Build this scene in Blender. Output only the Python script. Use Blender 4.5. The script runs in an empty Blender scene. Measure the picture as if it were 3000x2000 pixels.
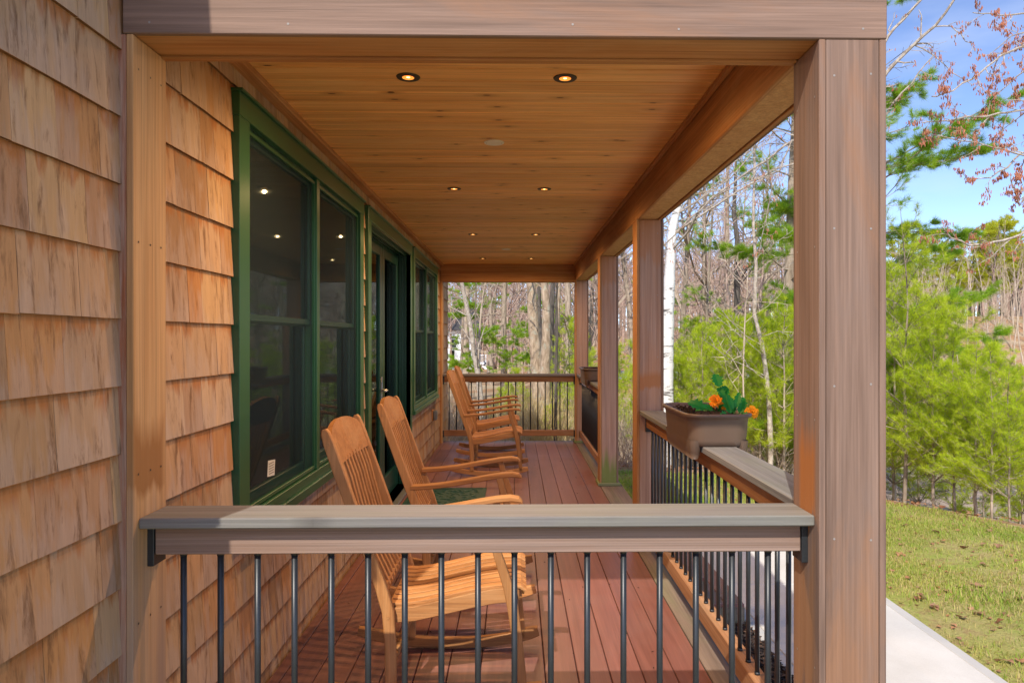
import bpy, math, random
from mathutils import Vector, Matrix
import numpy as np

R = math.radians
sc = bpy.context.scene
COL = sc.collection
rng = random.Random(7)

# ------------------------------------------------------------------ camera, sky, sun, exposure
CAM_H, F, CX, CY, YAW = 1.607, 2077.0, 1549.0, 993.2, -0.0178     # fitted to the photograph (3000 px wide)
cam = bpy.data.cameras.new('camera'); camo = bpy.data.objects.new('camera', cam); COL.objects.link(camo)
cam.sensor_width = 36.0; cam.lens = F / 3000 * 36
cam.shift_x = -(CX - 1500) / 3000; cam.shift_y = (CY - 1000) / 3000
cam.clip_start = 0.05; cam.clip_end = 900
camo.location = (0, 0, CAM_H); camo.rotation_euler = (R(90), 0, YAW)
sc.camera = camo

SUN_AZ, SUN_EL = R(180 + 18), R(42.5)       # the sun stands behind the camera, to its left; azimuth from +Y, clockwise
w = bpy.data.worlds.new('World'); sc.world = w; w.use_nodes = True
nt = w.node_tree; bg = nt.nodes['Background']
sky = nt.nodes.new('ShaderNodeTexSky'); sky.sky_type = 'NISHITA'; sky.sun_disc = False
sky.sun_elevation = SUN_EL; sky.sun_rotation = SUN_AZ
sky.altitude = 100; sky.air_density = .58; sky.dust_density = .4; sky.ozone_density = 2.6
tc = nt.nodes.new('ShaderNodeTexCoord'); mp = nt.nodes.new('ShaderNodeMapping'); mp.inputs['Scale'].default_value = (1.0, 1.0, 5.0)
nz = nt.nodes.new('ShaderNodeTexNoise'); nz.inputs['Scale'].default_value = 2.2; nz.inputs['Detail'].default_value = 6; nz.inputs['Distortion'].default_value = .6
rp = nt.nodes.new('ShaderNodeValToRGB'); rp.color_ramp.elements[0].position = .47; rp.color_ramp.elements[1].position = .8
rp.color_ramp.elements[1].color = (.55, .55, .55, 1)
mx = nt.nodes.new('ShaderNodeMix'); mx.data_type = 'RGBA'; mx.inputs[7].default_value = (3.2, 3.7, 4.4, 1)
nt.links.new(tc.outputs['Generated'], mp.inputs[0]); nt.links.new(mp.outputs[0], nz.inputs[0]); nt.links.new(nz.outputs[0], rp.inputs[0])
nt.links.new(rp.outputs[0], mx.inputs[0]); nt.links.new(sky.outputs[0], mx.inputs[6]); tint = nt.nodes.new('ShaderNodeMix'); tint.data_type = 'RGBA'; tint.blend_type = 'MULTIPLY'; tint.inputs[0].default_value = 1; tint.inputs[7].default_value = (1.0, .955, 1.0, 1)
nt.links.new(mx.outputs[2], tint.inputs[6]); nt.links.new(tint.outputs[2], bg.inputs[0])
bg.inputs[1].default_value = 0.15
sun = bpy.data.lights.new('sun', 'SUN'); sun.energy = 2.7; sun.angle = R(.6); sun.color = (1, .93, .82)
suno = bpy.data.objects.new('sun', sun); COL.objects.link(suno)
sd = Vector((math.sin(SUN_AZ) * math.cos(SUN_EL), math.cos(SUN_AZ) * math.cos(SUN_EL), math.sin(SUN_EL)))
suno.rotation_euler = sd.to_track_quat('Z', 'Y').to_euler(); suno.location = sd * 30
sc.view_settings.view_transform = 'Standard'; sc.view_settings.look = 'None'
sc.view_settings.exposure = 0.92; sc.view_settings.gamma = 1.0; sc.view_settings.use_curve_mapping = False
sc.render.engine = 'CYCLES'
sc.cycles.max_bounces = 10; sc.cycles.diffuse_bounces = 7; sc.cycles.transparent_max_bounces = 16
sc.cycles.sample_clamp_indirect = 6; sc.cycles.use_denoising = True
LAMP_W = 42.0

def at(px, py, d):
    """the world point that the photograph shows at pixel (px, py), d metres along the view"""
    xc = (px - CX) / F * d; z = CAM_H - (py - CY) / F * d
    c, s = math.cos(YAW), math.sin(YAW)
    return Vector((c * xc - s * d, s * xc + c * d, z))

# ------------------------------------------------------------------ mesh builder
class MB:
    def __init__(s): s.v = []; s.f = []; s.r = []; s.cur = rng.random(); s.m = []; s.mi = 0
    def add(s, vs, fs):
        o = len(s.v); s.v.extend([tuple(p) for p in vs]); s.f.extend([tuple(i + o for i in f) for f in fs])
        s.r.extend([s.cur] * len(fs)); s.m.extend([s.mi] * len(fs)); return s
    def new(s): s.cur = rng.random(); return s
    def box(s, x0, x1, y0, y1, z0, z1, c=0.0):
        if c <= 0:
            vs = [(x, y, z) for z in (z0, z1) for y in (y0, y1) for x in (x0, x1)]
            return s.add(vs, [(0, 2, 3, 1), (4, 5, 7, 6), (0, 1, 5, 4), (2, 6, 7, 3), (0, 4, 6, 2), (1, 3, 7, 5)])
        vs = []; idx = {}
        for ix, X in ((0, x0), (1, x1)):
            for iy, Y in ((0, y0), (1, y1)):
                for iz, Z in ((0, z0), (1, z1)):
                    sx = c if ix == 0 else -c; sy = c if iy == 0 else -c; sz = c if iz == 0 else -c
                    for k, p in enumerate(((X, Y + sy, Z + sz), (X + sx, Y, Z + sz), (X + sx, Y + sy, Z))):
                        idx[ix, iy, iz, k] = len(vs); vs.append(p)
        g = lambda a, b, c_, k: idx[a, b, c_, k]
        fs = []
        for i in (0, 1):
            q = [g(i, 0, 0, 0), g(i, 1, 0, 0), g(i, 1, 1, 0), g(i, 0, 1, 0)]; fs.append(tuple(q if i else q[::-1]))
            q = [g(0, i, 0, 1), g(0, i, 1, 1), g(1, i, 1, 1), g(1, i, 0, 1)]; fs.append(tuple(q if i else q[::-1]))
            q = [g(0, 0, i, 2), g(1, 0, i, 2), g(1, 1, i, 2), g(0, 1, i, 2)]; fs.append(tuple(q if i else q[::-1]))
        for a in (0, 1):
            for b in (0, 1):
                e = (a + b) % 2
                q = [g(a, b, 0, 0), g(a, b, 0, 1), g(a, b, 1, 1), g(a, b, 1, 0)]; fs.append(tuple(q if e else q[::-1]))
                q = [g(a, 0, b, 0), g(a, 1, b, 0), g(a, 1, b, 2), g(a, 0, b, 2)]; fs.append(tuple(q[::-1] if e else q))
                q = [g(0, a, b, 1), g(1, a, b, 1), g(1, a, b, 2), g(0, a, b, 2)]; fs.append(tuple(q if e else q[::-1]))
                for d in (0, 1):
                    e3 = (a + b + d) % 2
                    q = [g(a, b, d, 0), g(a, b, d, 1), g(a, b, d, 2)]; fs.append(tuple(q if not e3 else q[::-1]))
        return s.add(vs, fs)
    def tube(s, pts, rad, n=6, cap=True):
        pts = [Vector(p) for p in pts]
        if not hasattr(rad, '__len__'): rad = [rad] * len(pts)
        vs = []; up = None
        for i, p in enumerate(pts):
            t = (pts[min(i + 1, len(pts) - 1)] - pts[max(i - 1, 0)])
            if t.length < 1e-9: t = Vector((0, 0, 1))
            t.normalize()
            if up is None: up = t.orthogonal().normalized()
            else:
                up = up - t * up.dot(t)
                up = up.normalized() if up.length > 1e-6 else t.orthogonal().normalized()
            b = t.cross(up)
            for k in range(n):
                a = 2 * math.pi * k / n
                vs.append(p + (up * math.cos(a) + b * math.sin(a)) * rad[i])
        fs = [(i * n + k, i * n + (k + 1) % n, (i + 1) * n + (k + 1) % n, (i + 1) * n + k) for i in range(len(pts) - 1) for k in range(n)]
        if cap:
            fs.append(tuple(range(n))[::-1]); fs.append(tuple((len(pts) - 1) * n + k for k in range(n)))
        return s.add(vs, fs)
    def ribbon(s, pts, wd, y0, y1, ch=0.0):
        """a bent board: centre line (x, z), width across it, from y0 to y1"""
        if not hasattr(wd, '__len__'): wd = [wd] * len(pts)
        A = []; B = []
        for i, (x, z) in enumerate(pts):
            a = pts[max(i - 1, 0)]; b = pts[min(i + 1, len(pts) - 1)]
            dx, dz = b[0] - a[0], b[1] - a[1]; l = math.hypot(dx, dz); nx, nz_ = -dz / l, dx / l
            A.append((x + nx * wd[i] / 2, z + nz_ * wd[i] / 2)); B.append((x - nx * wd[i] / 2, z - nz_ * wd[i] / 2))
        n = len(pts); vs = []
        rings = []
        for i in range(n):
            (ax, az), (bx, bz) = A[i], B[i]
            ux, uz = (ax - bx), (az - bz); l = math.hypot(ux, uz); ux /= l; uz /= l
            if ch > 0:
                ring = [(ax - ux * ch, y0, az - uz * ch), (ax, y0 + ch, az), (ax, y1 - ch, az), (ax - ux * ch, y1, az - uz * ch),
                        (bx + ux * ch, y1, bz + uz * ch), (bx, y1 - ch, bz), (bx, y0 + ch, bz), (bx + ux * ch, y0, bz + uz * ch)]
            else: ring = [(ax, y0, az), (ax, y1, az), (bx, y1, bz), (bx, y0, bz)]
            vs += ring; m = len(ring)
        fs = [(i * m + k, (i + 1) * m + k, (i + 1) * m + (k + 1) % m, i * m + (k + 1) % m) for i in range(n - 1) for k in range(m)]
        fs.append(tuple(range(m))); fs.append(tuple((n - 1) * m + k for k in range(m))[::-1])
        return s.add(vs, fs)
    def disc(s, c, r, n=24, r2=0.0, dz=0.0):
        cx, cy, cz = c
        vs = [(cx + r * math.cos(2 * math.pi * k / n), cy + r * math.sin(2 * math.pi * k / n), cz) for k in range(n)]
        if r2 <= 0: return s.add(vs, [tuple(range(n))])
        vs += [(cx + r2 * math.cos(2 * math.pi * k / n), cy + r2 * math.sin(2 * math.pi * k / n), cz + dz) for k in range(n)]
        return s.add(vs, [(k, (k + 1) % n, n + (k + 1) % n, n + k) for k in range(n)])
    def build(s, name, mats, parent=None, smooth=False, kind=None, loc=None, label=None):
        me = bpy.data.meshes.new(name)
        base = Vector(parent.get('_w', (0, 0, 0))) if parent is not None else Vector(loc or (0, 0, 0))
        b = tuple(base)
        me.from_pydata([(p[0] - b[0], p[1] - b[1], p[2] - b[2]) for p in s.v], [], s.f); me.update()
        a = me.attributes.new('rnd', 'FLOAT', 'FACE'); a.data.foreach_set('value', s.r)
        for m in (mats if isinstance(mats, (list, tuple)) else [mats]): me.materials.append(m)
        if any(s.m): me.polygons.foreach_set('material_index', s.m)
        if smooth: me.polygons.foreach_set('use_smooth', [True] * len(me.polygons))
        o = bpy.data.objects.new(name, me); COL.objects.link(o)
        if parent is not None: o.parent = parent
        else: o.location = base
        if parent is not None: o['_w'] = b
        if kind: o['kind'] = kind
        if label: o['label'] = label
        return o

def thing(name, label, cat, loc=(0, 0, 0), group=None):
    o = bpy.data.objects.new(name, None); COL.objects.link(o); o.location = loc; o['_w'] = tuple(loc)
    o.empty_display_size = .1
    o['label'] = label; o['category'] = cat
    if group: o['group'] = group
    return o
def tag(o, label, cat, group=None):
    o['label'] = label; o['category'] = cat
    if group: o['group'] = group
    return o
def npmesh(name, V, Fc, mats, parent=None, rnd=None, kind=None):
    """a mesh from numpy arrays of vertices and equally long faces"""
    me = bpy.data.meshes.new(name); nf, k = Fc.shape
    V = V.astype(np.float32)
    if parent is not None: V = V - np.array(parent.get('_w', (0, 0, 0)), dtype=np.float32)
    me.vertices.add(len(V)); me.vertices.foreach_set('co', V.ravel())
    me.loops.add(nf * k); me.loops.foreach_set('vertex_index', Fc.astype(np.int32).ravel())
    me.polygons.add(nf); me.polygons.foreach_set('loop_start', np.arange(0, nf * k, k, dtype=np.int32))
    me.update(calc_edges=True)
    a = me.attributes.new('rnd', 'FLOAT', 'FACE'); a.data.foreach_set('value', (rnd if rnd is not None else np.random.rand(nf)).astype(np.float32))
    me.materials.append(mats)
    o = bpy.data.objects.new(name, me); COL.objects.link(o)
    if parent is not None: o.parent = parent
    if kind: o['kind'] = kind
    return o

# ------------------------------------------------------------------ materials
class NT:
    def __init__(s, name):
        s.m = bpy.data.materials.new(name); s.m.use_nodes = True; s.t = s.m.node_tree
        s.b = s.t.nodes['Principled BSDF']; s.out = s.t.nodes['Material Output']
    def n(s, typ, **kw):
        x = s.t.nodes.new('ShaderNode' + typ)
        for k, v in kw.items():
            if k in x.inputs: s.set(x.inputs[k], v)
            else: setattr(x, k, v)
        return x
    def set(s, sock, v):
        if isinstance(v, bpy.types.NodeSocket): s.t.links.new(v, sock)
        elif hasattr(v, '__len__') and len(v) == 3 and sock.type == 'RGBA': sock.default_value = (*v, 1)
        else: sock.default_value = v
    def math(s, op, a, b=0.0, c=None):
        x = s.t.nodes.new('ShaderNodeMath'); x.operation = op; s.set(x.inputs[0], a); s.set(x.inputs[1], b)
        if c is not None: s.set(x.inputs[2], c)
        return x.outputs[0]
    def mix(s, f, a, b, mode='MIX'):
        x = s.t.nodes.new('ShaderNodeMix'); x.data_type = 'RGBA'; x.blend_type = mode
        s.set(x.inputs[0], f); s.set(x.inputs[6], a); s.set(x.inputs[7], b); return x.outputs[2]
    def ramp(s, f, *st):
        x = s.t.nodes.new('ShaderNodeValToRGB'); s.set(x.inputs[0], f); e = x.color_ramp.elements
        while len(e) < len(st): e.new(.5)
        for i, (p, c) in enumerate(st): e[i].position = p; e[i].color = (*c, 1) if hasattr(c, '__len__') else (c, c, c, 1)
        return x.outputs[0]
    def attr(s, name='rnd'):
        x = s.t.nodes.new('ShaderNodeAttribute'); x.attribute_name = name; return x.outputs['Fac']
    def coord(s, off=True, scale=(1, 1, 1), k=17.3):
        c = s.t.nodes.new('ShaderNodeTexCoord').outputs['Object']
        if off:
            r = s.attr(); cmb = s.t.nodes.new('ShaderNodeCombineXYZ')
            s.set(cmb.inputs[0], s.math('MULTIPLY', r, k)); s.set(cmb.inputs[1], s.math('MULTIPLY', r, k * 1.7)); s.set(cmb.inputs[2], s.math('MULTIPLY', r, k * 2.3))
            a = s.t.nodes.new('ShaderNodeVectorMath'); a.operation = 'ADD'; s.set(a.inputs[0], c); s.set(a.inputs[1], cmb.outputs[0]); c = a.outputs[0]
        return s.scale(c, scale)
    def scale(s, c, scale):
        mp = s.t.nodes.new('ShaderNodeMapping'); s.set(mp.inputs[0], c); mp.inputs['Scale'].default_value = scale; return mp.outputs[0]
    def noise(s, c, sc=1.0, det=4, rough=.55, dist=0.0):
        x = s.n('TexNoise', Scale=sc, Detail=det, Roughness=rough, Distortion=dist); s.set(x.inputs['Vector'], c); return x.outputs['Fac']
    def bump(s, h, strength=.3, dist=.01):
        x = s.n('Bump', Strength=strength, Distance=dist); s.set(x.inputs['Height'], h); s.set(s.b.inputs['Normal'], x.outputs[0])
    def val(s, col, f, lo, hi):
        """scale the colour by a factor that runs from lo to hi with f"""
        mr = s.n('MapRange'); s.set(mr.inputs[0], f); mr.inputs[3].default_value = lo; mr.inputs[4].default_value = hi
        x = s.t.nodes.new('ShaderNodeVectorMath'); x.operation = 'SCALE'; s.set(x.inputs[0], col); s.set(x.inputs['Scale'], mr.outputs[0]); return x.outputs[0]
    def fin(s, col, rough=.6, spec=.4, metal=0.0):
        s.set(s.b.inputs['Base Color'], col); s.set(s.b.inputs['Roughness'], rough); s.b.inputs['Specular IOR Level'].default_value = spec; s.b.inputs['Metallic'].default_value = metal
        return s.m

AX = {'x': (1, 0, 0), 'y': (0, 1, 0), 'z': (0, 0, 1)}
def sc3(axis, along, across): return tuple(along if a else across for a in AX[axis])

def wood(name, axis, base, dark, patch=None, pamt=.5, across=38, along=.9, rough=.7, knots=0.0, var=.14, spec=.25, bump=.25, streak=.5, dirt=None, damt=.0, ring=.80):
    m = NT(name)
    c = m.coord()
    n1 = m.noise(m.scale(c, sc3(axis, along, across)), 1, 5, .6, .25)            # grain
    n2 = m.noise(m.scale(c, sc3(axis, along * 2.5, across * 5)), 1, 3, .6)       # fibre
    n3 = m.noise(m.scale(c, sc3(axis, .6, 7)), 1, 4, .6, .5)                     # broad bands
    n6 = m.noise(m.scale(c, sc3(axis, along * .8, across * 2.6)), 1, 4, .65, .35)      # growth rings
    col = m.mix(m.ramp(n1, (.38, 0), (.62, 1)), dark, base)
    col = m.val(col, m.ramp(n6, (.38, 0), (.60, 1)), ring, 1.10)
    col = m.mix(m.math('MULTIPLY', m.ramp(n3, (.35, 0), (.65, 1)), streak), col, m.val(base, n2, .75, 1.2))
    if patch is not None:
        n4 = m.noise(m.scale(c, sc3(axis, .9, 4)), 1, 6, .65, .8)
        col = m.mix(m.math('MULTIPLY', m.ramp(n4, (.48, 0), (.66, 1)), pamt), col, patch)
    if dirt is not None:
        n5 = m.noise(m.scale(c, sc3(axis, 2.2, 9)), 1, 8, .75, .4)
        col = m.mix(m.math('MULTIPLY', m.ramp(n5, (.56, 0), (.72, 1)), damt), col, dirt)
    col = m.val(col, n2, .74, 1.24)
    if knots > 0:
        v = m.n('TexVoronoi', Scale=1.0, Randomness=1.0, voronoi_dimensions='2D'); m.set(v.inputs['Vector'], m.scale(c, sc3(axis, 2.6, 6.5)))
        sel = m.math('GREATER_THAN', m.n('SeparateColor', Color=v.outputs['Color']).outputs[0], 1 - knots)
        d = v.outputs['Distance']
        col = m.mix(m.math('MULTIPLY', m.ramp(d, (.06, 1), (.2, 0)), m.math('MULTIPLY', sel, .55)), col, m.val(dark, n2, .5, .8))
        col = m.mix(m.math('MULTIPLY', m.ramp(d, (.034, 1), (.055, 0)), m.math('MULTIPLY', sel, .9)), col, (dark[0] * .18, dark[1] * .13, dark[2] * .12))
    col = m.val(col, m.attr(), 1 - var, 1 + var)
    m.bump(m.math('ADD', n1, m.math('MULTIPLY', n2, .6)), bump, .004)
    return m.fin(col, rough, spec)

M = {}
GREY, GREYD, ORA = (.255, .165, .122), (.145, .088, .062), (.46, .20, .075)
for ax in 'xyz':
    M['weathered_' + ax] = wood('weathered_cedar_' + ax, ax, GREY, GREYD, (.285, .145, .078), .75, across=26, var=.06, streak=.7, bump=.45, dirt=(.2, .15, .13), damt=.4)
    M['sheltered_' + ax] = wood('sheltered_cedar_' + ax, ax, (.46, .30, .225), (.33, .195, .135), (.46, .22, .11), .6, across=30, var=.06)  # cedar for posts in shade; extra brightness is painted into the colour
    M['fresh_' + ax] = wood('fresh_cedar_' + ax, ax, (.47, .225, .085), (.34, .135, .045), (.50, .30, .15), .5, across=26, var=.08)
for ax in 'xy': M['low_' + ax] = wood('lower_rail_cedar_' + ax, ax, (.36, .185, .09), (.25, .115, .05), (.34, .24, .15), .5, across=26, var=.06)
M['cap_x'] = wood('silvered_cedar_x', 'x', (.215, .202, .192), (.14, .128, .117), (.215, .215, .155), .35, across=40, var=.05, dirt=(.2, .18, .15), damt=.35, knots=.12)
M['cap_y'] = wood('silvered_cedar_y', 'y', (.205, .20, .195), (.14, .135, .127), (.17, .19, .13), .4, across=40, var=.05, dirt=(.2, .18, .15), damt=.3)
M['blond_z'] = wood('blond_cedar', 'z', (.56, .33, .155), (.47, .25, .10), (.46, .22, .09), .3, across=22, var=.04)
M['ceiling'] = wood('ceiling_pine', 'x', (.84, .46, .165), (.68, .32, .095), (.86, .53, .23), .5, across=24, along=.8, knots=.38, var=.15, rough=.5, spec=.35)
M['teak'] = wood('chair_teak_x', 'x', (.44, .20, .068), (.30, .12, .035), (.48, .26, .11), .6, across=34, along=2, var=.16, rough=.58, spec=.28, streak=.8, dirt=(.2, .1, .05), damt=.35)
M['teak_z'] = wood('chair_teak_z', 'z', (.44, .20, .068), (.30, .12, .035), (.48, .26, .11), .6, across=34, along=2, var=.16, rough=.58, spec=.28, streak=.8, dirt=(.2, .1, .05), damt=.35)
M['frame_green_wood'] = wood('algae_wood', 'x', (.22, .25, .10), (.15, .19, .06), (.3, .27, .17), .5, across=20, var=.08)

def deck_mat():
    m = NT('red_brown_deck_board'); c = m.coord()
    n1 = m.noise(m.scale(c, (30, 1.1, 30)), 1, 5, .6, .3); n2 = m.noise(m.scale(c, (160, 4, 160)), 1, 2)
    n3 = m.noise(m.coord(False), .9, 5, .6, .4)
    col = m.mix(m.ramp(n1, (.3, 0), (.7, 1)), (.16, .060, .045), (.24, .094, .070))
    col = m.mix(m.math('MULTIPLY', m.ramp(n3, (.4, 0), (.65, 1)), .45), col, (.20, .125, .115))
    sp = m.noise(m.coord(False), 26, 2, .5)
    col = m.mix(m.math('MULTIPLY', m.ramp(sp, (.73, 0), (.78, 1)), .55), col, (.08, .045, .035))
    col = m.val(col, n2, .82, 1.15); col = m.val(col, m.attr(), .86, 1.14)
    m.bump(n2, .15, .002)
    return m.fin(col, m.ramp(n3, (.3, .32), (.7, .5)), .5)
M['deck'] = deck_mat()
M['deck_edge'] = wood('deck_border', 'y', (.22, .165, .13), (.15, .11, .085), (.19, .20, .11), .6, across=20, var=.05)

def shingle_mat():
    m = NT('cedar_shingle'); c = m.coord(k=31.7); r = m.attr()
    n1 = m.noise(m.scale(c, (40, 34, 2.0)), 1, 5, .62, .2); n2 = m.noise(m.scale(c, (200, 170, 6)), 1, 3, .6)
    n3 = m.noise(m.scale(c, (8, 15, 3.2)), 1, 5, .62, .5); n4 = m.noise(m.scale(c, (14, 26, 5.0)), 1, 6, .7, .4)
    pos = m.t.nodes.new('ShaderNodeSeparateXYZ'); m.set(pos.inputs[0], m.t.nodes.new('ShaderNodeTexCoord').outputs['Object'])
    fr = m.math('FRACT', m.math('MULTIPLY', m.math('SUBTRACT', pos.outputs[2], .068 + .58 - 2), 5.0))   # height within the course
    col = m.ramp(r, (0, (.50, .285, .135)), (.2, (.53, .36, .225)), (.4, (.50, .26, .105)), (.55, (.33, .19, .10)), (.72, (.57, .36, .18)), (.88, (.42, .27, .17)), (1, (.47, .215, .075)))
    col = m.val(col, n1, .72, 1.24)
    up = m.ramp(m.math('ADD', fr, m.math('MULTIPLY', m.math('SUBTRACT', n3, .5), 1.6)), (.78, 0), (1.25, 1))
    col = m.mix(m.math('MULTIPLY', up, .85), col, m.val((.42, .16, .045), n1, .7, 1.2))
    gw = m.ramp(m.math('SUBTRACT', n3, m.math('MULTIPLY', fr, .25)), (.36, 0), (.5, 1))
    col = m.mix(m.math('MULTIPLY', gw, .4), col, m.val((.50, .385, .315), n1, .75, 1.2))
    col = m.mix(m.math('MULTIPLY', m.ramp(n4, (.53, 0), (.68, 1)), .8), col, (.17, .085, .04))
    col = m.val(col, n2, .85, 1.12)
    m.bump(m.math('ADD', n1, n2), .35, .003)
    return m.fin(col, .8, .15)
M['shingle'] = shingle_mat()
M['shingle_end'] = wood('shingle_end_grain', 'z', (.21, .11, .05), (.14, .065, .028), across=60, along=40)

def plain(name, col, rough=.5, spec=.5, metal=0.0, nvar=.12, nsc=8, bump=0.0, bsc=200):
    m = NT(name); c = m.coord(False)
    k = m.val(col, m.noise(c, nsc, 4, .6), 1 - nvar, 1 + nvar)
    if bump: m.bump(m.noise(c, bsc, 2), bump, .002)
    return m.fin(k, rough, spec, metal)
M['green'] = plain('green_painted_trim', (.020, .092, .040), .3, .5, nvar=.08)
M['green_dark'] = plain('dark_green_frame', (.008, .050, .030), .3, .5, nvar=.08)
M['black'] = plain('black_metal', (.020, .023, .026), .38, .5, nvar=.2, nsc=60)
M['steel'] = plain('brushed_nickel', (.55, .53, .5), .3, .5, .9)
M['nail'] = plain('nail_head', (.30, .28, .26), .6, .3, .2)
M['lampring'] = plain('bronze_lamp_trim', (.055, .042, .03), .45, .5, .4)
M['cover'] = plain('tan_cover_plate', (.80, .74, .64), .55, .3)
M['planter'] = plain('brown_plastic', (.125, .08, .055), .42, .45, nvar=.08, bump=.1)
M['box_grey'] = plain('grey_plastic', (.16, .17, .17), .4, .5)
M['white'] = plain('white_paint', (.74, .76, .77), .5, .4, nvar=.06, nsc=2)
M['roof'] = plain('grey_roof', (.09, .085, .085), .9, .2, nsc=6, nvar=.3)
M['mat'] = plain('green_rubber_mat', (.012, .055, .032), .55, .4, bump=.4, bsc=300)
M['mat_hi'] = plain('green_mat_relief', (.022, .085, .05), .5, .4)
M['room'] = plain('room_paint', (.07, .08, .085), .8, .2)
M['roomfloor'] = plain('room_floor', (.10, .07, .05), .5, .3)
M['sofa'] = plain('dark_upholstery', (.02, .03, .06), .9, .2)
M['sill'] = plain('aluminium_threshold', (.35, .34, .32), .35, .5, .7)
M['wire'] = plain('cable', (.30, .31, .33), .5, .5)
M['petal'] = plain('orange_petal', (.85, .26, .008), .6, .2, nvar=.25, nsc=60)
M['petal2'] = plain('yellow_orange_petal', (.9, .36, .01), .6, .2, nvar=.25, nsc=60)

def leafy(name, cols, transl=.4, rough=.5):
    m = NT(name); r = m.attr()
    n = m.noise(m.coord(False), 1.3, 3)
    st = [(i / (len(cols) - 1), c) for i, c in enumerate(cols)]
    col = m.val(m.ramp(r, *st), n, .75, 1.25)
    m.fin(col, rough, .3)
    tr = m.n('BsdfTranslucent'); m.set(tr.inputs[0], col)
    mx_ = m.n('MixShader'); mx_.inputs[0].default_value = transl
    m.t.links.new(m.b.outputs[0], mx_.inputs[1]); m.t.links.new(tr.outputs[0], mx_.inputs[2]); m.t.links.new(mx_.outputs[0], m.out.inputs[0])
    return m.m
M['needle'] = leafy('pine_needle_lime', [(.30, .44, .02), (.54, .66, .03), (.68, .76, .045), (.42, .56, .03)], .5)
M['needle_mid'] = leafy('pine_needle_mid', [(.13, .32, .03), (.30, .50, .03), (.44, .60, .035), (.20, .40, .03)], .5)
M['needle_olive'] = leafy('pitch_pine_needle', [(.34, .42, .02), (.60, .60, .03), (.46, .50, .03)], .45)
M['grass'] = leafy('grass_blade', [(.62, .50, .20), (.46, .48, .09), (.26, .42, .04), (.46, .50, .08), (.66, .54, .24)], .45)
M['leafgreen'] = leafy('green_leaf', [(.015, .20, .03), (.03, .30, .04)], .35, .4)
M['dryleaf'] = leafy('dry_leaf', [(.32, .14, .055), (.45, .24, .12), (.38, .22, .13), (.24, .10, .05)], .2, .7)
M['catkin'] = leafy('catkin', [(.40, .15, .09), (.68, .28, .15), (.52, .22, .15)], .3, .7)

def bark(name, a, b, sc=(14, 14, 3), bump=.6, speck=None, samt=.6, sscale=(3, 3, 22)):
    m = NT(name); c = m.coord(k=5)
    n = m.noise(m.scale(c, sc), 1, 6, .65, .6)
    col = m.mix(m.ramp(n, (.35, 0), (.65, 1)), a, b)
    if speck is not None: col = m.mix(m.math('MULTIPLY', m.ramp(m.noise(m.scale(c, sscale), 1, 6, .7, .4), (.56, 0), (.63, 1)), samt), col, speck)
    col = m.val(col, m.attr(), .85, 1.15)
    m.bump(n, bump, .02)
    return m.fin(col, .9, .1)
M['bark_grey'] = bark('grey_brown_bark', (.22, .17, .125), (.47, .38, .29))
M['bark_big'] = bark('furrowed_bark', (.22, .155, .10), (.50, .385, .275), (11, 11, 4), .9, (.38, .42, .34), .5, (4, 4, 5))
M['bark_dark'] = bark('dark_bark', (.07, .06, .05), (.18, .155, .13))
M['bark_pale'] = bark('pale_twig_bark', (.36, .28, .20), (.64, .53, .41))
M['bark_red'] = bark('reddish_twig_bark', (.28, .19, .15), (.52, .38, .30))
M['birch'] = bark('white_birch_bark', (.70, .68, .64), (.85, .83, .8), (6, 6, 9), .3, (.06, .05, .045), .85, (3.5, 3.5, 17))
M['catkin_bark'] = bark('mottled_branch_bark', (.26, .20, .15), (.56, .50, .42), (20, 20, 14), .3)

def ground_mat():
    m = NT('leaf_litter_ground'); c = m.coord(False)
    n = m.noise(c, 6, 7, .7); n2 = m.noise(c, .35, 5, .6, .5); n3 = m.noise(c, 22, 4, .7)
    col = m.mix(m.ramp(n, (.35, 0), (.65, 1)), (.26, .135, .06), (.55, .33, .18))
    col = m.mix(m.ramp(n2, (.45, 0), (.6, 1)), col, m.val((.46, .35, .22), n3, .6, 1.4))
    col = m.mix(m.math('MULTIPLY', m.ramp(m.noise(c, .9, 4, .6), (.6, 0), (.7, 1)), .5), col, (.14, .16, .05))
    m.bump(n3, .6, .05); return m.fin(col, .95, .1)
M['litter'] = ground_mat()
def lawn_mat():
    m = NT('lawn_turf'); c = m.coord(False)
    n = m.noise(c, 1.1, 6, .65, .6); n2 = m.noise(m.scale(c, (1, 1, 1)), 45, 5, .7, .8); n3 = m.noise(c, 7, 5, .7)
    col = m.mix(m.ramp(n, (.38, 0), (.62, 1)), (.50, .42, .17), (.34, .40, .08))
    col = m.mix(m.ramp(n3, (.5, 0), (.68, 1)), col, (.38, .25, .12))
    col = m.val(col, n2, .45, 1.45); m.bump(n2, .8, .03); return m.fin(col, .95, .1)
M['lawn'] = lawn_mat()
def concrete(name, a, b, sp):
    m = NT(name); c = m.coord(False)
    n = m.noise(c, 2.2, 6, .65, .3); n2 = m.noise(c, 120, 3, .6); n3 = m.noise(c, 16, 4, .7)
    col = m.mix(m.ramp(n, (.3, 0), (.7, 1)), a, b); col = m.val(col, n2, .88, 1.1)
    col = m.mix(m.math('MULTIPLY', m.ramp(n3, (.70, 0), (.74, 1)), .4), col, sp)
    m.bump(n2, .25, .003); return m.fin(col, .85, .2)
M['concrete'] = concrete('path_concrete', (.56, .54, .50), (.66, .645, .61), (.25, .2, .15))
M['concrete_edge'] = concrete('edge_concrete', (.46, .45, .43), (.54, .53, .50), (.25, .2, .15))
M['gravel'] = concrete('gravel_driveway', (.36, .27, .23), (.46, .37, .32), (.2, .12, .08))
M['asphalt'] = concrete('grey_road', (.24, .24, .25), (.32, .31, .31), (.2, .16, .12))
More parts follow.
